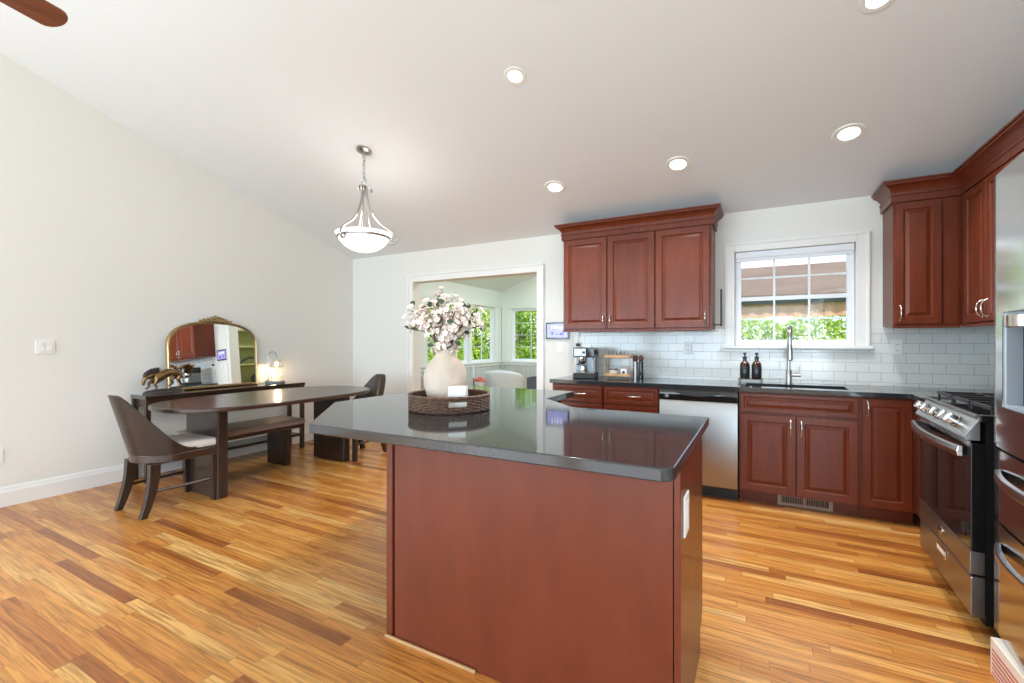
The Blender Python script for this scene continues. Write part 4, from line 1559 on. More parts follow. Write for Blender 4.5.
for az in (R(35), R(155), R(275)):
    prof = [(0.060, -0.375), (0.066, -0.352), (0.056, -0.335), (0.036, -0.335), (0.026, -0.36), (0.030, -0.43), (0.048, -0.50), (0.090, -0.585), (0.150, -0.655), (0.215, -0.70),
            (0.262, -0.74), (0.282, -0.785), (0.266, -0.822), (0.236, -0.822), (0.226, -0.796), (0.244, -0.778)]
    pts = [(r * math.cos(az), r * math.sin(az), zz) for r, zz in prof]
    bp_ = bez(pts, 5)
    build('arm', MB().tube(bp_, [0.009] * len(bp_), 8), 'nickel', t, smooth=True)
    build('rod', MB().tube([(0.010 * math.cos(az + 0.5), 0.010 * math.sin(az + 0.5), -0.40), (0.06 * math.cos(az + 0.5), 0.06 * math.sin(az + 0.5), -0.72)], 0.003, 6), 'nickel', t)
bowl = [(0.0, -0.905), (0.06, -0.899), (0.12, -0.880), (0.17, -0.846), (0.205, -0.805), (0.222, -0.775), (0.243, -0.742), (0.236, -0.740), (0.213, -0.776), (0.195, -0.805), (0.16, -0.842), (0.11, -0.872), (0.0, -0.895)]
build('glass_bowl', MB().lathe(bowl, 40), 'glass_bowl', t, smooth=True)
build('bowl_band', MB().lathe([(0.2225, -0.788), (0.228, -0.783), (0.229, -0.772), (0.2245, -0.768)], 40), 'nickel', t, smooth=True)
d = bpy.data.lights.new('pendant_bulb_light', 'POINT')
d.energy = 7
d.color = (1, 0.93, 0.84)
d.shadow_soft_size = 0.1
o = bpy.data.objects.new('pendant_bulb_light', d)
C.objects.link(o)
o.parent = t
o.location = (0, 0, -0.66)

# ceiling fan (one blade tip shows in the corner)
FX, FY, FZ = -2.545, 0.195, 2.67
t = thing('ceiling_fan', 'ceiling fan with brown wooden blade showing in the top left corner', 'ceiling fan', (FX, FY, FZ))
build('downrod', MB().lathe([(0.012, 0.08), (0.012, ceil_z(FY) - FZ - 0.06)], 12), 'nickel', t)
cnm = MB().lathe([(0.0, -0.09), (0.02, -0.085), (0.065, -0.03), (0.07, -0.001)], 24)
bmesh.ops.transform(cnm.bm, matrix=Matrix.Translation((0, 0, ceil_z(FY) - FZ)) @ Matrix.Rotation(R(-16.65), 4, 'X'), verts=cnm.bm.verts)
build('canopy', cnm, 'nickel', t, smooth=True)
build('motor_housing', MB().lathe([(0.0, -0.09), (0.06, -0.088), (0.10, -0.06), (0.115, -0.02), (0.115, 0.03), (0.09, 0.065), (0.03, 0.085), (0.0, 0.085)], 32), 'nickel', t, smooth=True)
for k in range(5):
    a = R(104) + k * 2 * PI / 5
    pl = [(0.19, -0.055), (0.30, -0.064), (0.60, -0.068)] + [(0.60 + 0.045 * math.cos(b), 0.068 * math.sin(b)) for b in [R(-70 + 20 * i) for i in range(8)]] + [(0.60, 0.068), (0.30, 0.064), (0.19, 0.055)]
    bl = MB().prism(pl, -0.005, 0.005)
    bmesh.ops.transform(bl.bm, matrix=Matrix.Rotation(a, 4, 'Z') @ Matrix.Rotation(R(-13), 4, 'X'), verts=bl.bm.verts)
    blo = build('blade', bl, 'fan_wood', t, bevel=0.002)
    ib = MB().prism([(0.10, -0.018), (0.17, -0.018), (0.24, -0.04), (0.24, 0.04), (0.17, 0.018), (0.10, 0.018)], -0.011, -0.006)
    bmesh.ops.transform(ib.bm, matrix=Matrix.Rotation(a, 4, 'Z') @ Matrix.Rotation(R(-13), 4, 'X'), verts=ib.bm.verts)
    build('blade_iron', ib, 'nickel', blo)

# ================================================================== ON THE ISLAND
t = thing('wicker_tray', 'round dark woven wicker tray with cut out handles on the island', 'tray', (-1.432, 1.945, 0.9142))
TR = 0.205
build('tray_floor', MB().lathe([(0, 0.001), (TR - 0.008, 0.001), (TR - 0.008, 0.008), (0, 0.008)], 48), 'rattan', t)
HAZ = [R(-42), R(138)]


def near_handle(a):
    return any(abs((a - h + PI) % (2 * PI) - PI) < 0.20 for h in HAZ)


wv = MB()
NW = 44
for row in range(9):
    z = 0.008 + row * 0.0078
    seg_pts = []
    n = NW * 4
    for i in range(n + 1):
        a = 2 * PI * i / n
        skip = row in (4, 5, 6) and near_handle(a)
        if skip or i == n:
            if i == n and not skip:
                r = TR + 0.0045 * math.sin(NW / 2 * a + row * PI)
                seg_pts.append((r * math.cos(a), r * math.sin(a), z))
            if len(seg_pts) > 2:
                wv.tube(seg_pts, 0.0045, 5)
            seg_pts = []
            continue
        r = TR + 0.0045 * math.sin(NW / 2 * a + row * PI)
        seg_pts.append((r * math.cos(a), r * math.sin(a), z))
build('woven_wall', wv, 'rattan', t, smooth=True)
stk = MB()
for i in range(NW):
    a = 2 * PI * (i + 0.5) / NW
    if not near_handle(a):
        stk.tube([(TR * math.cos(a), TR * math.sin(a), 0.006), (TR * math.cos(a), TR * math.sin(a), 0.074)], 0.003, 5)
build('stakes', stk, 'rattan', t)
rim_pts = [((TR + 0.002) * math.cos(2 * PI * i / 96), (TR + 0.002) * math.sin(2 * PI * i / 96), 0.078) for i in range(96)]
build('rim', MB().tube(rim_pts, 0.008, 8, closed=True), 'rattan', t, smooth=True)

VX, VY = -1.487, 1.985
t = thing('round_vase', 'large round cream stoneware vase standing in the wicker tray', 'vase', (VX, VY, 0.9232))
vp = [(0.0, 0.0), (0.065, 0.0), (0.075, 0.006), (0.100, 0.055), (0.115, 0.11), (0.118, 0.15), (0.112, 0.19), (0.094, 0.225), (0.072, 0.250), (0.058, 0.265), (0.054, 0.278), (0.056, 0.292), (0.058, 0.297),
      (0.050, 0.297), (0.047, 0.280), (0.050, 0.262), (0.0, 0.25)]
build('vase_body', MB().lathe(vp, 48), 'ceramic', t, smooth=True)

t = thing('white_box', 'small white square box leaning in the wicker tray before the vase', 'box', (-1.345, 1.90, 0.9230), R(24))
build('box_body', MB().prism([(-0.050, 0), (0.050, 0), (0.045, 0.118), (-0.045, 0.118)], -0.032, 0.032, 'y'), 'white_china', t, bevel=0.005)

random.seed(21)


def blossom_mesh(name, m, size):
    mb = MB()
    for k in range(5):
        a = 2 * PI * k / 5
        ca, sa = math.cos(a), math.sin(a)
        grid = []
        for (r, w, h) in ((0.08, 0.12, 0.0), (0.5, 0.42, 0.10), (0.85, 0.46, 0.26), (1.05, 0.20, 0.30)):
            grid.append([(size * (r * ca - w * q * sa), size * (r * sa + w * q * ca), size * (h + 0.10 * abs(q))) for q in (-1, 0, 1)])
        mb.surf(grid)
    mb.ball((0, 0, size * 0.12), size * 0.16, seg=6, rings=4)
    bm = mb.bm
    me = bpy.data.meshes.new(name)
    for f in bm.faces:
        f.smooth = True
    bm.to_mesh(me)
    bm.free()
    me.materials.append(MATS[m])
    me.materials.append(MATS['stamen'])
    for p in me.polygons[-24:]:
        p.material_index = 1
    return me


BLOS = [blossom_mesh('blossom', 'petal', 0.0145), blossom_mesh('blossom', 'petal_pale', 0.0152), blossom_mesh('blossom', 'petal_pale', 0.0120)]
NB = 26
for bi in range(NB):
    t = thing('blossom_branch', 'pale pink blossom branch in the cream vase', 'flower branch', (VX, VY, 1.215), group='blossom branches in the cream vase')
    # branch tips spread over a rounded dome above the vase mouth
    u = (bi + 0.5) / NB
    zt = 1.0 - 1.25 * u
    az = bi * 2.39996 + 0.6
    rr = math.sqrt(max(0.05, 1 - zt * zt))
    wob = random.uniform(0.88, 1.06)
    reach, hgt = 0.185 * rr * wob, 0.150 + 0.145 * zt * wob
    ca, sa = math.cos(az), math.sin(az)
    side = 0.8785 * ca + 0.4778 * sa
    if zt < 0.5 and side < -0.6:
        reach *= 1.15
    if zt < 0.6 and side > 0.6:
        reach *= 1.14
    if bi == 1:
        hgt += 0.05
    r0 = 0.024
    pts = bez([(r0 * ca, r0 * sa, -0.03), (r0 * 1.3 * ca, r0 * 1.3 * sa, 0.02), (reach * 0.5 * ca, reach * 0.5 * sa, hgt * 0.62 + 0.02), (reach * 0.82 * ca, reach * 0.82 * sa, hgt * 0.95), (reach * ca, reach * sa, hgt)], 5)
    build('stem', MB().tube(pts, [0.0028] * (len(pts) - 4) + [0.002] * 4, 5), 'twig', t)
    nb = 25
    for k in range(nb):
        u = 0.12 + 0.88 * (k / (nb - 1)) ** 0.9
        p = pts[min(len(pts) - 1, int(u * (len(pts) - 1)))]
        spread = 0.040 if u < 0.9 else 0.028
        q = p + Vector((random.uniform(-1, 1), random.uniform(-1, 1), random.uniform(-0.75, 1))) * spread
        if q.z < 0.0 and q.xy.length < 0.085:
            q.z = random.uniform(0.005, 0.05)
        if q.z < -0.05:
            q.z = -0.03
        o = bpy.data.objects.new('blossom', random.choice(BLOS))
        C.objects.link(o)
        o.parent = t
        o.location = q
        out = (q - Vector((0, 0, 0.10))).normalized() + Vector((random.uniform(-.5, .5), random.uniform(-.5, .5), random.uniform(-.3, .5)))
        o.rotation_euler = out.to_track_quat('Z', 'Y').to_euler()
        s = random.uniform(0.8, 1.15)
        o.scale = (s, s, s)
    if bi % 2 == 1:
        lf = MB()
        for k in range(3):
            p = pts[random.randint(len(pts) // 3, len(pts) - 1)]
            c_ = p + Vector((ca, sa, 0.2)) * 0.03 + Vector((random.uniform(-.04, .04), random.uniform(-.04, .04), random.uniform(-.05, .03)))
            if c_.z < 0.02 and c_.xy.length < 0.08:
                c_.z = 0.03
            d_ = Vector((random.uniform(-1, 1), random.uniform(-1, 1), random.uniform(-.4, .8))).normalized()
            n_ = (Vector((0.35, -0.8, 0.3)) + Vector((random.uniform(-.6, .6), random.uniform(-.3, .3), random.uniform(-.5, .5)))).normalized()
            w_ = d_.cross(n_).normalized()
            n_ = w_.cross(d_).normalized()
            g_ = []
            for (l, w) in ((0, .002), (.008, .010), (.018, .014), (.028, .010), (.036, .001)):
                g_.append([c_ + d_ * l - w_ * w + n_ * .002, c_ + d_ * l, c_ + d_ * l + w_ * w + n_ * .002])
            lf.surf(g_)
        build('leaves', lf, 'leaf_dark', t, smooth=True)

# ================================================================== WALL PLATES, TABLET
def outlet(name, label, x, z, w=0.072, h=0.115, y=YB - 0.008, kind='outlet', group=None):
    t = thing(name, label, 'outlet' if kind == 'outlet' else 'light switch', (x, y - 0.0005, z), group=group)
    build('plate', MB().box(-w / 2, w / 2, -0.007, 0, -h / 2, h / 2), 'plastic_white', t, bevel=0.004)
    if kind == 'outlet':
        for s in (-1, 1):
            so = build('socket', MB().box(-0.017, 0.017, -0.009, -0.0072, s * 0.025 - 0.014, s * 0.025 + 0.014), 'plastic_white', t, bevel=0.004)
            build('slots', MB().box(-0.008, -0.005, -0.0094, -0.0091, s * 0.025 - 0.004, s * 0.025 + 0.007).box(0.005, 0.008, -0.0094, -0.0091, s * 0.025 - 0.004, s * 0.025 + 0.007), 'black_matte', so)
    else:
        n = max(1, round(w / 0.06) - 0) if w > 0.1 else 1
        for k in range(n):
            cx_ = (k - (n - 1) / 2) * 0.046
            build('rocker', MB().prism([(-0.0072, -0.032), (-0.013, -0.032), (-0.009, 0.0), (-0.0115, 0.032), (-0.0072, 0.032)], cx_ - 0.016, cx_ + 0.016, 'x'), 'plastic_white', t, bevel=0.001)
    return t


outlet('wall_outlet', 'white outlet on the tile between upper cabinet and window sill', -0.60, 1.21, group='outlets on the tile backsplash')
outlet('wall_outlet', 'white outlet on the tile under the cabinet right of the window', 0.956, 1.222, group='outlets on the tile backsplash')
t = outlet('wall_outlet', 'white outlet behind the espresso machine with a black plug in it', -1.70, 1.215, group='outlets on the tile backsplash')
t = thing('power_adapter', 'black plug with thin cord rising from outlet behind the espresso machine', 'plug', (-1.70, YB - 0.018, 1.238))
build('plug_body', MB().box(-0.020, 0.020, -0.028, -0.0005, -0.014, 0.016), 'black_matte', t, bevel=0.003)
build('cord', MB().tube([(0, -0.015, 0.016), (0.004, -0.012, 0.06), (0.010, -0.006, 0.10), (0.012, -0.004, 0.145)], 0.0022, 6), 'black_matte', t)
outlet('light_switch', 'white switch plate under the wall tablet', -1.915, 1.205, 0.075, 0.115, YB, 'switch', 'light switches')
t = outlet('light_switch', 'wide white double switch plate on the left wall', 0, 0, 0.118, 0.115, 0, 'switch', 'light switches')
t.location = (XL + 0.0005, 1.44, 1.228)
t.rotation_euler = (0, 0, R(90))
t = outlet('wall_outlet', 'white outlet low on the left wall at the picture edge', 0, 0, 0.072, 0.115, 0, 'outlet', 'outlets on the left wall')
t.location = (XL + 0.0005, 1.17, 0.39)
t.rotation_euler = (0, 0, R(90))

t = thing('wall_tablet', 'small black framed tablet with lavender screen on the back wall', 'tablet', (-1.945, YB - 0.0005, 1.392))
build('bezel', MB().box(-0.137, 0.137, -0.018, 0, -0.092, 0.092), 'black_gloss', t, bevel=0.004)
scn = build('screen', MB().box(-0.120, 0.120, -0.0186, -0.0182, -0.074, 0.074), 'screen', t)
mk = MB()
for (x0, x1, z0, z1) in ((-0.065, -0.055, 0.02, 0.055), (-0.03, -0.022, 0.02, 0.055), (-0.005, 0.012, 0.024, 0.05), (0.03, 0.065, 0.03, 0.04), (0.03, 0.055, 0.012, 0.02)):
    mk.box(x0, x1, -0.0190, -0.0187, z0, z1)
build('screen_text', mk, 'screen_mark', scn)
for (x0, x1, z0, z1) in ((-0.07, -0.045, -0.045, -0.01), (-0.02, 0.02, -0.045, -0.035), (0.03, 0.075, -0.05, -0.02)):
    build('screen_icon', MB().box(x0, x1, -0.0190, -0.0187, z0, z1), 'screen_dark', scn)

# ================================================================== ON THE BACK WORKTOP
t = thing('espresso_machine', 'black and steel espresso machine at the left end of the worktop', 'coffee machine', (-1.515, 4.32, 0.9142), R(10))
b = MB()
b.box(-0.105, 0.105, -0.13, 0.13, 0.0, 0.05)
build('base', b, 'black_matte', t, bevel=0.006)
build('drip_tray', MB().box(-0.095, 0.095, -0.135, -0.01, 0.0505, 0.058), 'chrome', t, bevel=0.002)
build('column', MB().box(-0.095, 0.095, 0.0, 0.125, 0.0585, 0.205), 'dark_steel', t, bevel=0.004)
build('head', MB().box(-0.105, 0.105, -0.115, 0.13, 0.2055, 0.30), 'black_gloss', t, bevel=0.008)
fp = build('front_plate', MB().box(-0.096, 0.020, -0.119, -0.1155, 0.215, 0.290), 'steel', t, bevel=0.002)
g = MB().lathe([(0, 0), (0.020, 0), (0.022, 0.004), (0.020, 0.008), (0, 0.008)], 20)
bmesh.ops.transform(g.bm, matrix=Matrix.Translation((-0.045, -0.1195, 0.253)) @ Matrix.Rotation(R(90), 4, 'X'), verts=g.bm.verts)
build('gauge', g, 'white_china', fp, smooth=True)
g = MB().lathe([(0, 0), (0.012, 0), (0.012, 0.016), (0, 0.018)], 16)
bmesh.ops.transform(g.bm, matrix=Matrix.Translation((0.0, -0.1195, 0.253)) @ Matrix.Rotation(R(90), 4, 'X'), verts=g.bm.verts)
build('dial', g, 'black_matte', fp, smooth=True)
build('group_head', MB().lathe([(0.034, 0.165), (0.036, 0.170), (0.036, 0.2050), (0, 0.2050)], 20, (-0.03, -0.06, 0)), 'chrome', t, smooth=True)
pf = MB().lathe([(0.0, 0.135), (0.026, 0.137), (0.031, 0.1645), (0, 0.1645)], 20, (-0.03, -0.06, 0))
pf.tube([(-0.03, -0.085, 0.152), (-0.035, -0.13, 0.146), (-0.04, -0.20, 0.138)], [0.007, 0.010, 0.011], 10)
build('portafilter', pf, 'black_matte', t, smooth=True)
build('steam_wand', MB().tube([(0.075, -0.07, 0.2050), (0.08, -0.085, 0.15), (0.085, -0.10, 0.09)], 0.005, 8), 'chrome', t, smooth=True)
g = MB().lathe([(0, 0), (0.022, 0), (0.022, 0.018), (0, 0.02)], 16)
bmesh.ops.transform(g.bm, matrix=Matrix.Translation((0.1055, -0.02, 0.255)) @ Matrix.Rotation(R(90), 4, 'Y'), verts=g.bm.verts)
build('steam_knob', g, 'black_matte', t, smooth=True)
t = thing('milk_jug', 'small steel milk jug on the espresso machine drip tray', 'jug', (-1.525, 4.262, 0.9730))
build('jug_body', MB().lathe([(0, 0), (0.026, 0), (0.028, 0.004), (0.030, 0.03), (0.024, 0.055), (0.027, 0.068), (0.025, 0.068), (0.022, 0.055), (0.0, 0.006)], 20), 'chrome', t, smooth=True)

# wooden two tier rack
KX, KY = -1.205, 4.40
t = thing('wooden_rack', 'small two tier oak rack on the worktop holding cups', 'rack', (KX, KY, 0.9142))
t.scale = (0.88, 1, 1)
for z in (0.022, 0.20):
    sh = MB().box(-0.135, 0.135, -0.075, 0.075, z, z + 0.012)
    build('shelf', sh, 'oak', t, bevel=0.002)
    build('rail', MB().box(-0.135, 0.135, -0.082, -0.0755, z, z + 0.028), 'oak', t, bevel=0.002)
for sx in (-0.142, 0.1355):
    for sy in (-0.075, 0.062):
        build('post', MB().box(sx, sx + 0.0065, sy, sy + 0.013, 0, 0.235), 'oak', t, bevel=0.001)


def tumbler(x, label):
    t = thing('drinking_glass', label, 'glass', (KX + x, KY - 0.01, 1.1266), group='clear glasses on top of the oak rack')
    build('glass_wall', MB().lathe([(0, 0), (0.026, 0), (0.031, 0.05), (0.0295, 0.05), (0.025, 0.004), (0, 0.004)], 20), 'clear_glass', t, smooth=True)


tumbler(-0.076, 'clear drinking glass on the oak rack, nearest the espresso machine')
tumbler(0.0, 'clear drinking glass in the middle of the oak rack top')
tumbler(0.076, 'clear drinking glass on the oak rack, nearest the pepper mills')
t = thing('white_bowl', 'small white lidded bowl on the lower tier of the oak rack', 'bowl', (KX - 0.055, KY, 0.9486))
build('bowl_body', MB().lathe([(0, 0), (0.030, 0), (0.042, 0.02), (0.046, 0.045), (0.0, 0.045)], 20), 'white_china', t, smooth=True)
build('lid', MB().lathe([(0.047, 0.0455), (0.047, 0.056), (0, 0.060)], 20), 'mill_wood', t, smooth=True)
t = thing('mini_camera', 'small white square gadget with dark round lens on the oak rack', 'camera', (KX + 0.058, KY - 0.030, 0.9486))
build('case', MB().box(-0.030, 0.030, -0.022, 0.022, 0, 0.060), 'plastic_white', t, bevel=0.008)
g = MB().lathe([(0, 0), (0.015, 0), (0.015, 0.004), (0, 0.005)], 16)
bmesh.ops.transform(g.bm, matrix=Matrix.Translation((0, -0.0222, 0.03)) @ Matrix.Rotation(R(90), 4, 'X'), verts=g.bm.verts)
build('lens', g, 'black_gloss', t)


def mill(x, y, m, label):
    t = thing('pepper_mill', label, 'mill', (x, y, 0.9142), group='mills beside the oak rack')
    build('mill_body', MB().lathe([(0, 0), (0.024, 0), (0.025, 0.01), (0.022, 0.07), (0.0235, 0.165), (0, 0.165)], 20), m, t, smooth=True)
    build('mill_head', MB().lathe([(0.0, 0.1655), (0.016, 0.166), (0.020, 0.172), (0.025, 0.190), (0.022, 0.212), (0.010, 0.226), (0, 0.228)], 20), 'mill_wood', t, smooth=True)


mill(-1.050, 4.42, 'steel', 'steel bodied pepper mill with brown wooden head beside the rack')
mill(-0.998, 4.42, 'black_gloss', 'black bodied pepper mill with brown wooden head, farther from the rack')

t = thing('paper_towel_holder', 'black metal paper towel holder on the cabinet side left of the window', 'paper towel holder', (-0.362, 4.42, 1.42))
build('mount_plate', MB().box(0.0055, 0.010, -0.03, 0.03, -0.016, 0.016), 'black_matte', t, bevel=0.002)
build('arm', MB().tube([(0.010, 0, 0), (0.066, 0, 0)], 0.006, 8), 'black_matte', t)
build('rod', MB().tube([(0.064, 0, -0.012), (0.064, 0, 0.315)], 0.0075, 10), 'black_matte', t)

# ================================================================== SUNROOM FURNITURE
def armchair(label, loc, rot):
    t = thing('tub_armchair', label, 'armchair', loc, rot, group='pale armchairs in the sunroom')
    mb = MB()
    A = R(125)
    g_o, g_i = [], []
    n = 30
    for i in range(n + 1):
        phi = -A + 2 * A * i / n
        q = abs(phi) / A
        zt = 0.78 - 0.20 * q ** 2
        g_o.append([((0.34 + 0.03 * (z / 0.8)) * math.sin(phi), -(0.34 + 0.05 * (z / 0.8)) * math.cos(phi), z) for z in (0.12, 0.3, 0.5, zt - 0.03, zt)])
        g_i.append([(0.24 * math.sin(phi), -0.24 * math.cos(phi), z) for z in (0.12, 0.3, 0.5, zt - 0.03, zt)])
    v_ = mb.surf([a + b[::-1] for a, b in zip(g_o, g_i)], True)
    mb.bm.faces.new(v_[0])
    mb.bm.faces.new(v_[-1])
    build('shell', mb, 'armchair_fabric', t, smooth=True, sharp=80, subsurf=1)
    build('cushion', MB().lathe([(0, 0.28), (0.20, 0.28), (0.225, 0.31), (0.225, 0.40), (0.19, 0.44), (0, 0.445)], 28), 'armchair_fabric', t, smooth=True)
    build('base', MB().lathe([(0, 0.10), (0.22, 0.10), (0.22, 0.279), (0, 0.279)], 28), 'armchair_fabric', t)
    for k in range(4):
        a = PI / 4 + k * PI / 2
        build('leg', MB().tube([(0.17 * math.cos(a), 0.17 * math.sin(a), 0.0995), (0.21 * math.cos(a), 0.21 * math.sin(a), 0.0)], [0.016, 0.010], 8), 'mill_wood', t)
    return t


armchair('pale rounded tub armchair seen through the opening, right of the rose bowl', (-4.07, 7.18, 0), R(14))
armchair('pale rounded tub armchair by the sunroom window, hidden partly by the cream vase', (-4.25, 5.55, 0), R(-20))

RT = (-4.13, 6.48)
t = thing('side_table', 'small round side table with pink roses in the sunroom', 'side table', (RT[0], RT[1], 0))
build('tabletop', MB().lathe([(0, 0.492), (0.195, 0.492), (0.20, 0.50), (0.195, 0.515), (0, 0.515)], 32), 'label_grey', t, smooth=True)
build('pedestal', MB().lathe([(0.16, 0), (0.16, 0.012), (0.03, 0.03), (0.025, 0.4915)], 20), 'label_grey', t, smooth=True)
t = thing('rose_bowl', 'white bowl of pink roses on the sunroom side table', 'flowers', (RT[0] + 0.03, RT[1] - 0.06, 0.5152))
build('bowl', MB().lathe([(0, 0), (0.05, 0), (0.078, 0.05), (0.082, 0.10), (0.075, 0.10), (0.0, 0.09)], 24), 'white_china', t, smooth=True)
random.seed(8)
for k in range(14):
    a = k * 2.4
    r = 0.022 * math.sqrt(k) * 1.15
    rb = MB()
    c_ = Vector((r * math.cos(a), r * math.sin(a), 0.165 - r * 0.55))
    for j in range(4):
        rb.lathe([(0.010 * (j + 1) * 0.6, -0.02), (0.011 * (j + 1) * 0.75, 0.0), (0.010 * (j + 1) * 0.75, 0.018 - j * 0.004)], 8, c_)
    build('rose', rb, 'pink_rose', t, smooth=True)
t = thing('taper_candle', 'white taper candle in a holder beside the pink roses', 'candle', (RT[0] - 0.07, RT[1] - 0.10, 0.5152))
build('holder', MB().lathe([(0.035, 0), (0.035, 0.008), (0.010, 0.015), (0.010, 0.12), (0.014, 0.15), (0.009, 0.15), (0.0, 0.14)], 16), 'black_matte', t, smooth=True)
build('taper', MB().lathe([(0.0085, 0.142), (0.0085, 0.38), (0.003, 0.40), (0, 0.40)], 12), 'white_china', t, smooth=True)
t = thing('tall_planter', 'dark slate planter box standing at the right side of the sunroom', 'planter', (-2.93, 6.25, 0))
build('planter_body', MB().cells([-0.14, -0.125, 0.125, 0.14], [-0.14, -0.125, 0.125, 0.14], lambda i, j: not (i == 1 and j == 1), 0.02, 0.74), 'grey_planter', t)
build('soil', MB().box(-0.1245, 0.1245, -0.1245, 0.1245, 0.021, 0.68), 'mill_wood', t)

# open shelf seen in the mirror
BX0, BX1, BY0, BY1 = -1.60, -1.215, 5.0, 6.15
t = thing('open_bookcase', 'pale green open bookcase in the sunroom, seen in the mirror', 'bookcase', (-1.41, 5.575, 0))
ox, oy = -1.41, 5.575
build('side', MB().box(BX0 - ox, BX1 - ox, BY0 - oy, BY0 + 0.025 - oy, 0, 1.9), 'sage_shelf', t)
build('side', MB().box(BX0 - ox, BX1 - ox, BY1 - 0.025 - oy, BY1 - oy, 0, 1.9), 'sage_shelf', t)
build('back', MB().box(BX1 - 0.012 - ox, BX1 - ox, BY0 + 0.0255 - oy, BY1 - 0.0255 - oy, 0, 1.9), 'sage_shelf', t)
for z in (0.05, 0.45, 0.85, 1.22, 1.56, 1.875):
    build('shelf', MB().box(BX0 - ox, BX1 - 0.0125 - ox, BY0 + 0.0255 - oy, BY1 - 0.0255 - oy, z, z + 0.024), 'sage_shelf', t)
t = thing('driftwood_ornament', 'black curved ornament on the upper bookcase shelf', 'ornament', (-1.42, 5.45, 1.2442))
build('ornament_body', MB().tube(bez([(0, -0.2, 0.02), (0, -0.1, 0.09), (0, 0.02, 0.13), (0, 0.12, 0.10), (0, 0.2, 0.02)], 5), [0.018] * 21, 8), 'black_matte', t, smooth=True)
t = thing('dark_pot', 'dark round pot on the lower bookcase shelf', 'pot', (-1.42, 5.55, 0.8742))
build('pot_body', MB().lathe([(0, 0), (0.05, 0), (0.09, 0.06), (0.085, 0.12), (0.05, 0.15), (0.055, 0.165), (0, 0.16)], 24), 'grey_planter', t, smooth=True)

# ================================================================== OUTSIDE
struct('ground', MB().box(-60, 60, REAR - 40, 70, -0.7, -0.5), 'lawn', label='green lawn outside the windows', cat='lawn')


def tree(label, x, y, h, rad, n, seed, m='leaf_bright', trunk_h=0.8, leaf=0.14, z0=-0.5, group='trees beyond the windows', name='leafy_tree'):
    rnd = random.Random(seed)
    t = thing(name, label, 'tree' if 'tree' in name else 'shrub', (x, y, z0), group=group)
    tp = [(0, 0, 0), (0.05, 0.03, h * 0.3), (-0.04, 0.05, h * 0.6), (0.0, 0.0, h * 0.85)]
    tk = MB().tube(tp, [0.05 * h / 3 + 0.02, 0.04 * h / 3 + 0.02, 0.03, 0.012], 8)
    for k in range(6):
        a = k * 1.1
        zz = h * (0.35 + 0.07 * k)
        tk.tube([(0, 0, zz), (rad * 0.35 * math.cos(a), rad * 0.35 * math.sin(a), zz + 0.25), (rad * 0.7 * math.cos(a), rad * 0.7 * math.sin(a), zz + 0.55)], [0.03, 0.02, 0.008], 6)
    build('trunk', tk, 'bark', t, smooth=True)
    mb = MB()
    blobs = []
    for k in range(16):
        a = rnd.uniform(0, 2 * PI)
        rr = rad * math.sqrt(rnd.random()) * 0.75
        zz = rnd.uniform(trunk_h, h * 0.86)
        blobs.append((rr * math.cos(a), rr * math.sin(a), zz, rad * rnd.uniform(0.32, 0.52)))
    for k in range(n):
        bx, by, bz, br_ = blobs[k % len(blobs)]
        v = Vector((rnd.gauss(0, 1), rnd.gauss(0, 1), rnd.gauss(0, 1))).normalized() * br_ * (rnd.random() ** 0.35)
        c_ = Vector((bx, by, bz)) + v
        if c_.z < 0.05:
            continue
        d_ = Vector((rnd.gauss(0, 1), rnd.gauss(0, 1), rnd.gauss(0, 0.6))).normalized()
        n_ = (Vector((rnd.gauss(0, 1), rnd.gauss(0, 1), rnd.gauss(0.8, 0.8)))).normalized()
        w_ = d_.cross(n_).normalized()
        s = leaf * rnd.uniform(0.6, 1.2)
        vs_ = [mb.bm.verts.new(p) for p in (c_ - d_ * s * .5, c_ + w_ * s * .3, c_ + d_ * s * .5, c_ - w_ * s * .3)]
        mb.bm.faces.new(vs_)
    me = bpy.data.meshes.new('foliage')
    mb.bm.to_mesh(me)
    mb.bm.free()
    me.materials.append(MATS[m])
    o = bpy.data.objects.new('foliage', me)
    C.objects.link(o)
    o.parent = t
    return t


W_TREES = [(-8.6, 8.4, 4.2, 1.5), (-9.2, 10.9, 4.8, 1.8), (-8.9, 13.6, 4.6, 1.8), (-11.5, 12.3, 5.5, 2.1), (-12.0, 16.0, 5.8, 2.3), (-8.7, 16.6, 4.6, 1.9), (-11.8, 20.5, 6.0, 2.5)]
for k, (x, y, h, r) in enumerate(W_TREES):
    tree('bright green leafy tree outside the sunroom side window', x, y, h, r, 3600, 40 + k, 'leaf_bright' if k % 2 == 0 else 'leaf_mid', group='trees outside the sunroom side window')
N_TREES = [(-6.9, 13.2, 4.4, 1.4), (-5.2, 14.6, 4.8, 1.6), (-7.4, 17.5, 5.4, 2.0), (-3.0, 13.6, 4.4, 1.5)]
for k, (x, y, h, r) in enumerate(N_TREES):
    tree('leafy green tree outside the sunroom end window', x, y, h, r, 3600, 60 + k, 'leaf_bright' if k % 2 else 'leaf_mid', group='trees outside the sunroom end window')
rnd = random.Random(80)
t = thing('garden_hedge', 'long green garden hedge beyond the gazebo outside the kitchen window', 'hedge', (1.5, 21.8, -0.5))
mb = MB()
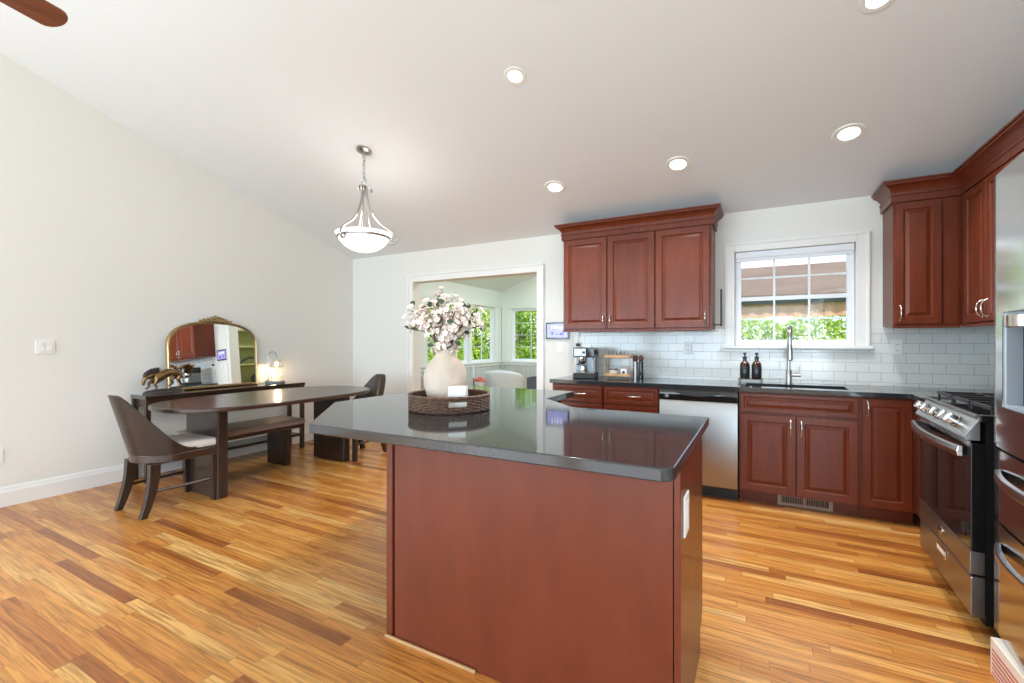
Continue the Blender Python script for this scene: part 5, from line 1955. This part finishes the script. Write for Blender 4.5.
for k in range(15000):
    x = rnd.uniform(-4.5, 4.5)
    dpt = rnd.uniform(-0.7, 0.7)
    top = 3.0 + 0.35 * math.sin(x * 1.7) + 0.2 * math.sin(x * 4.1 + 1)
    z = rnd.uniform(0.15, top) if dpt < 0.5 else rnd.uniform(0.5, top)
    bump_ = 0.25 * math.sin(x * 2.3 + z * 1.9) + 0.15 * math.sin(x * 5.1 - z * 3.3)
    c_ = Vector((x, dpt + bump_, z))
    d_ = Vector((rnd.gauss(0, 1), rnd.gauss(0, 1), rnd.gauss(0, 0.6))).normalized()
    n_ = Vector((rnd.gauss(0, 1), rnd.gauss(-0.5, 1), rnd.gauss(0.8, 0.8))).normalized()
    w_ = d_.cross(n_).normalized()
    q = 0.17 * rnd.uniform(0.6, 1.2)
    mb.bm.faces.new([mb.bm.verts.new(p) for p in (c_ - d_ * q * .5, c_ + w_ * q * .3, c_ + d_ * q * .5, c_ - w_ * q * .3)])
me = bpy.data.meshes.new('foliage')
mb.bm.to_mesh(me)
mb.bm.free()
me.materials.append(MATS['leaf_bright'])
o = bpy.data.objects.new('foliage', me)
C.objects.link(o)
o.parent = t
tk = MB()
for k in range(12):
    tk.tube([(-4.2 + k * 0.76, 0, 0), (-4.1 + k * 0.76, 0.1, 1.2), (-4.25 + k * 0.76, 0, 2.4)], [0.05, 0.035, 0.012], 6)
build('stems', tk, 'bark', t, smooth=True)

# patio gazebo seen through the kitchen window
GX, GY = 0.9, 16.0
t = thing('patio_gazebo', 'brown roofed patio gazebo with tan fabric valance outside the kitchen window', 'gazebo', (GX, GY, -0.5))
ZG = 3.05
rf = MB()
rf.prism([(-0.25, ZG + 0.15), (1.5, ZG + 1.26), (3.3, ZG + 0.15), (3.3, ZG + 0.09), (1.5, ZG + 1.20), (-0.25, ZG + 0.09)], -3.6, 3.6, 'x')
build('roof', rf, 'gazebo_roof', t)
build('beam', MB().box(-3.4, 3.4, -0.05, 0.05, ZG - 0.10, ZG + 0.06), 'grey_planter', t)
build('beam', MB().box(-3.4, 3.4, 3.0, 3.1, ZG - 0.10, ZG + 0.06), 'grey_planter', t)
vl = MB()
g_ = []
for i in range(121):
    x = -3.4 + 6.8 * i / 120
    y = 0.09 + 0.025 * math.sin(i * 0.9)
    g_.append([(x, y, ZG - 0.50), (x, y, ZG - 0.02), (x, y + 0.012, ZG - 0.02), (x, y + 0.012, ZG - 0.50)])
v_ = vl.surf(g_, True)
vl.bm.faces.new(v_[0])
vl.bm.faces.new(v_[-1])
build('valance', vl, 'gazebo_fabric', t, smooth=True, sharp=50)
for sx in (-3.35, 3.35):
    for sy in (0.0, 3.05):
        build('post', MB().box(sx - 0.06, sx + 0.06, sy - 0.045, sy + 0.045, 0.0, ZG - 0.101), 'grey_planter', t)
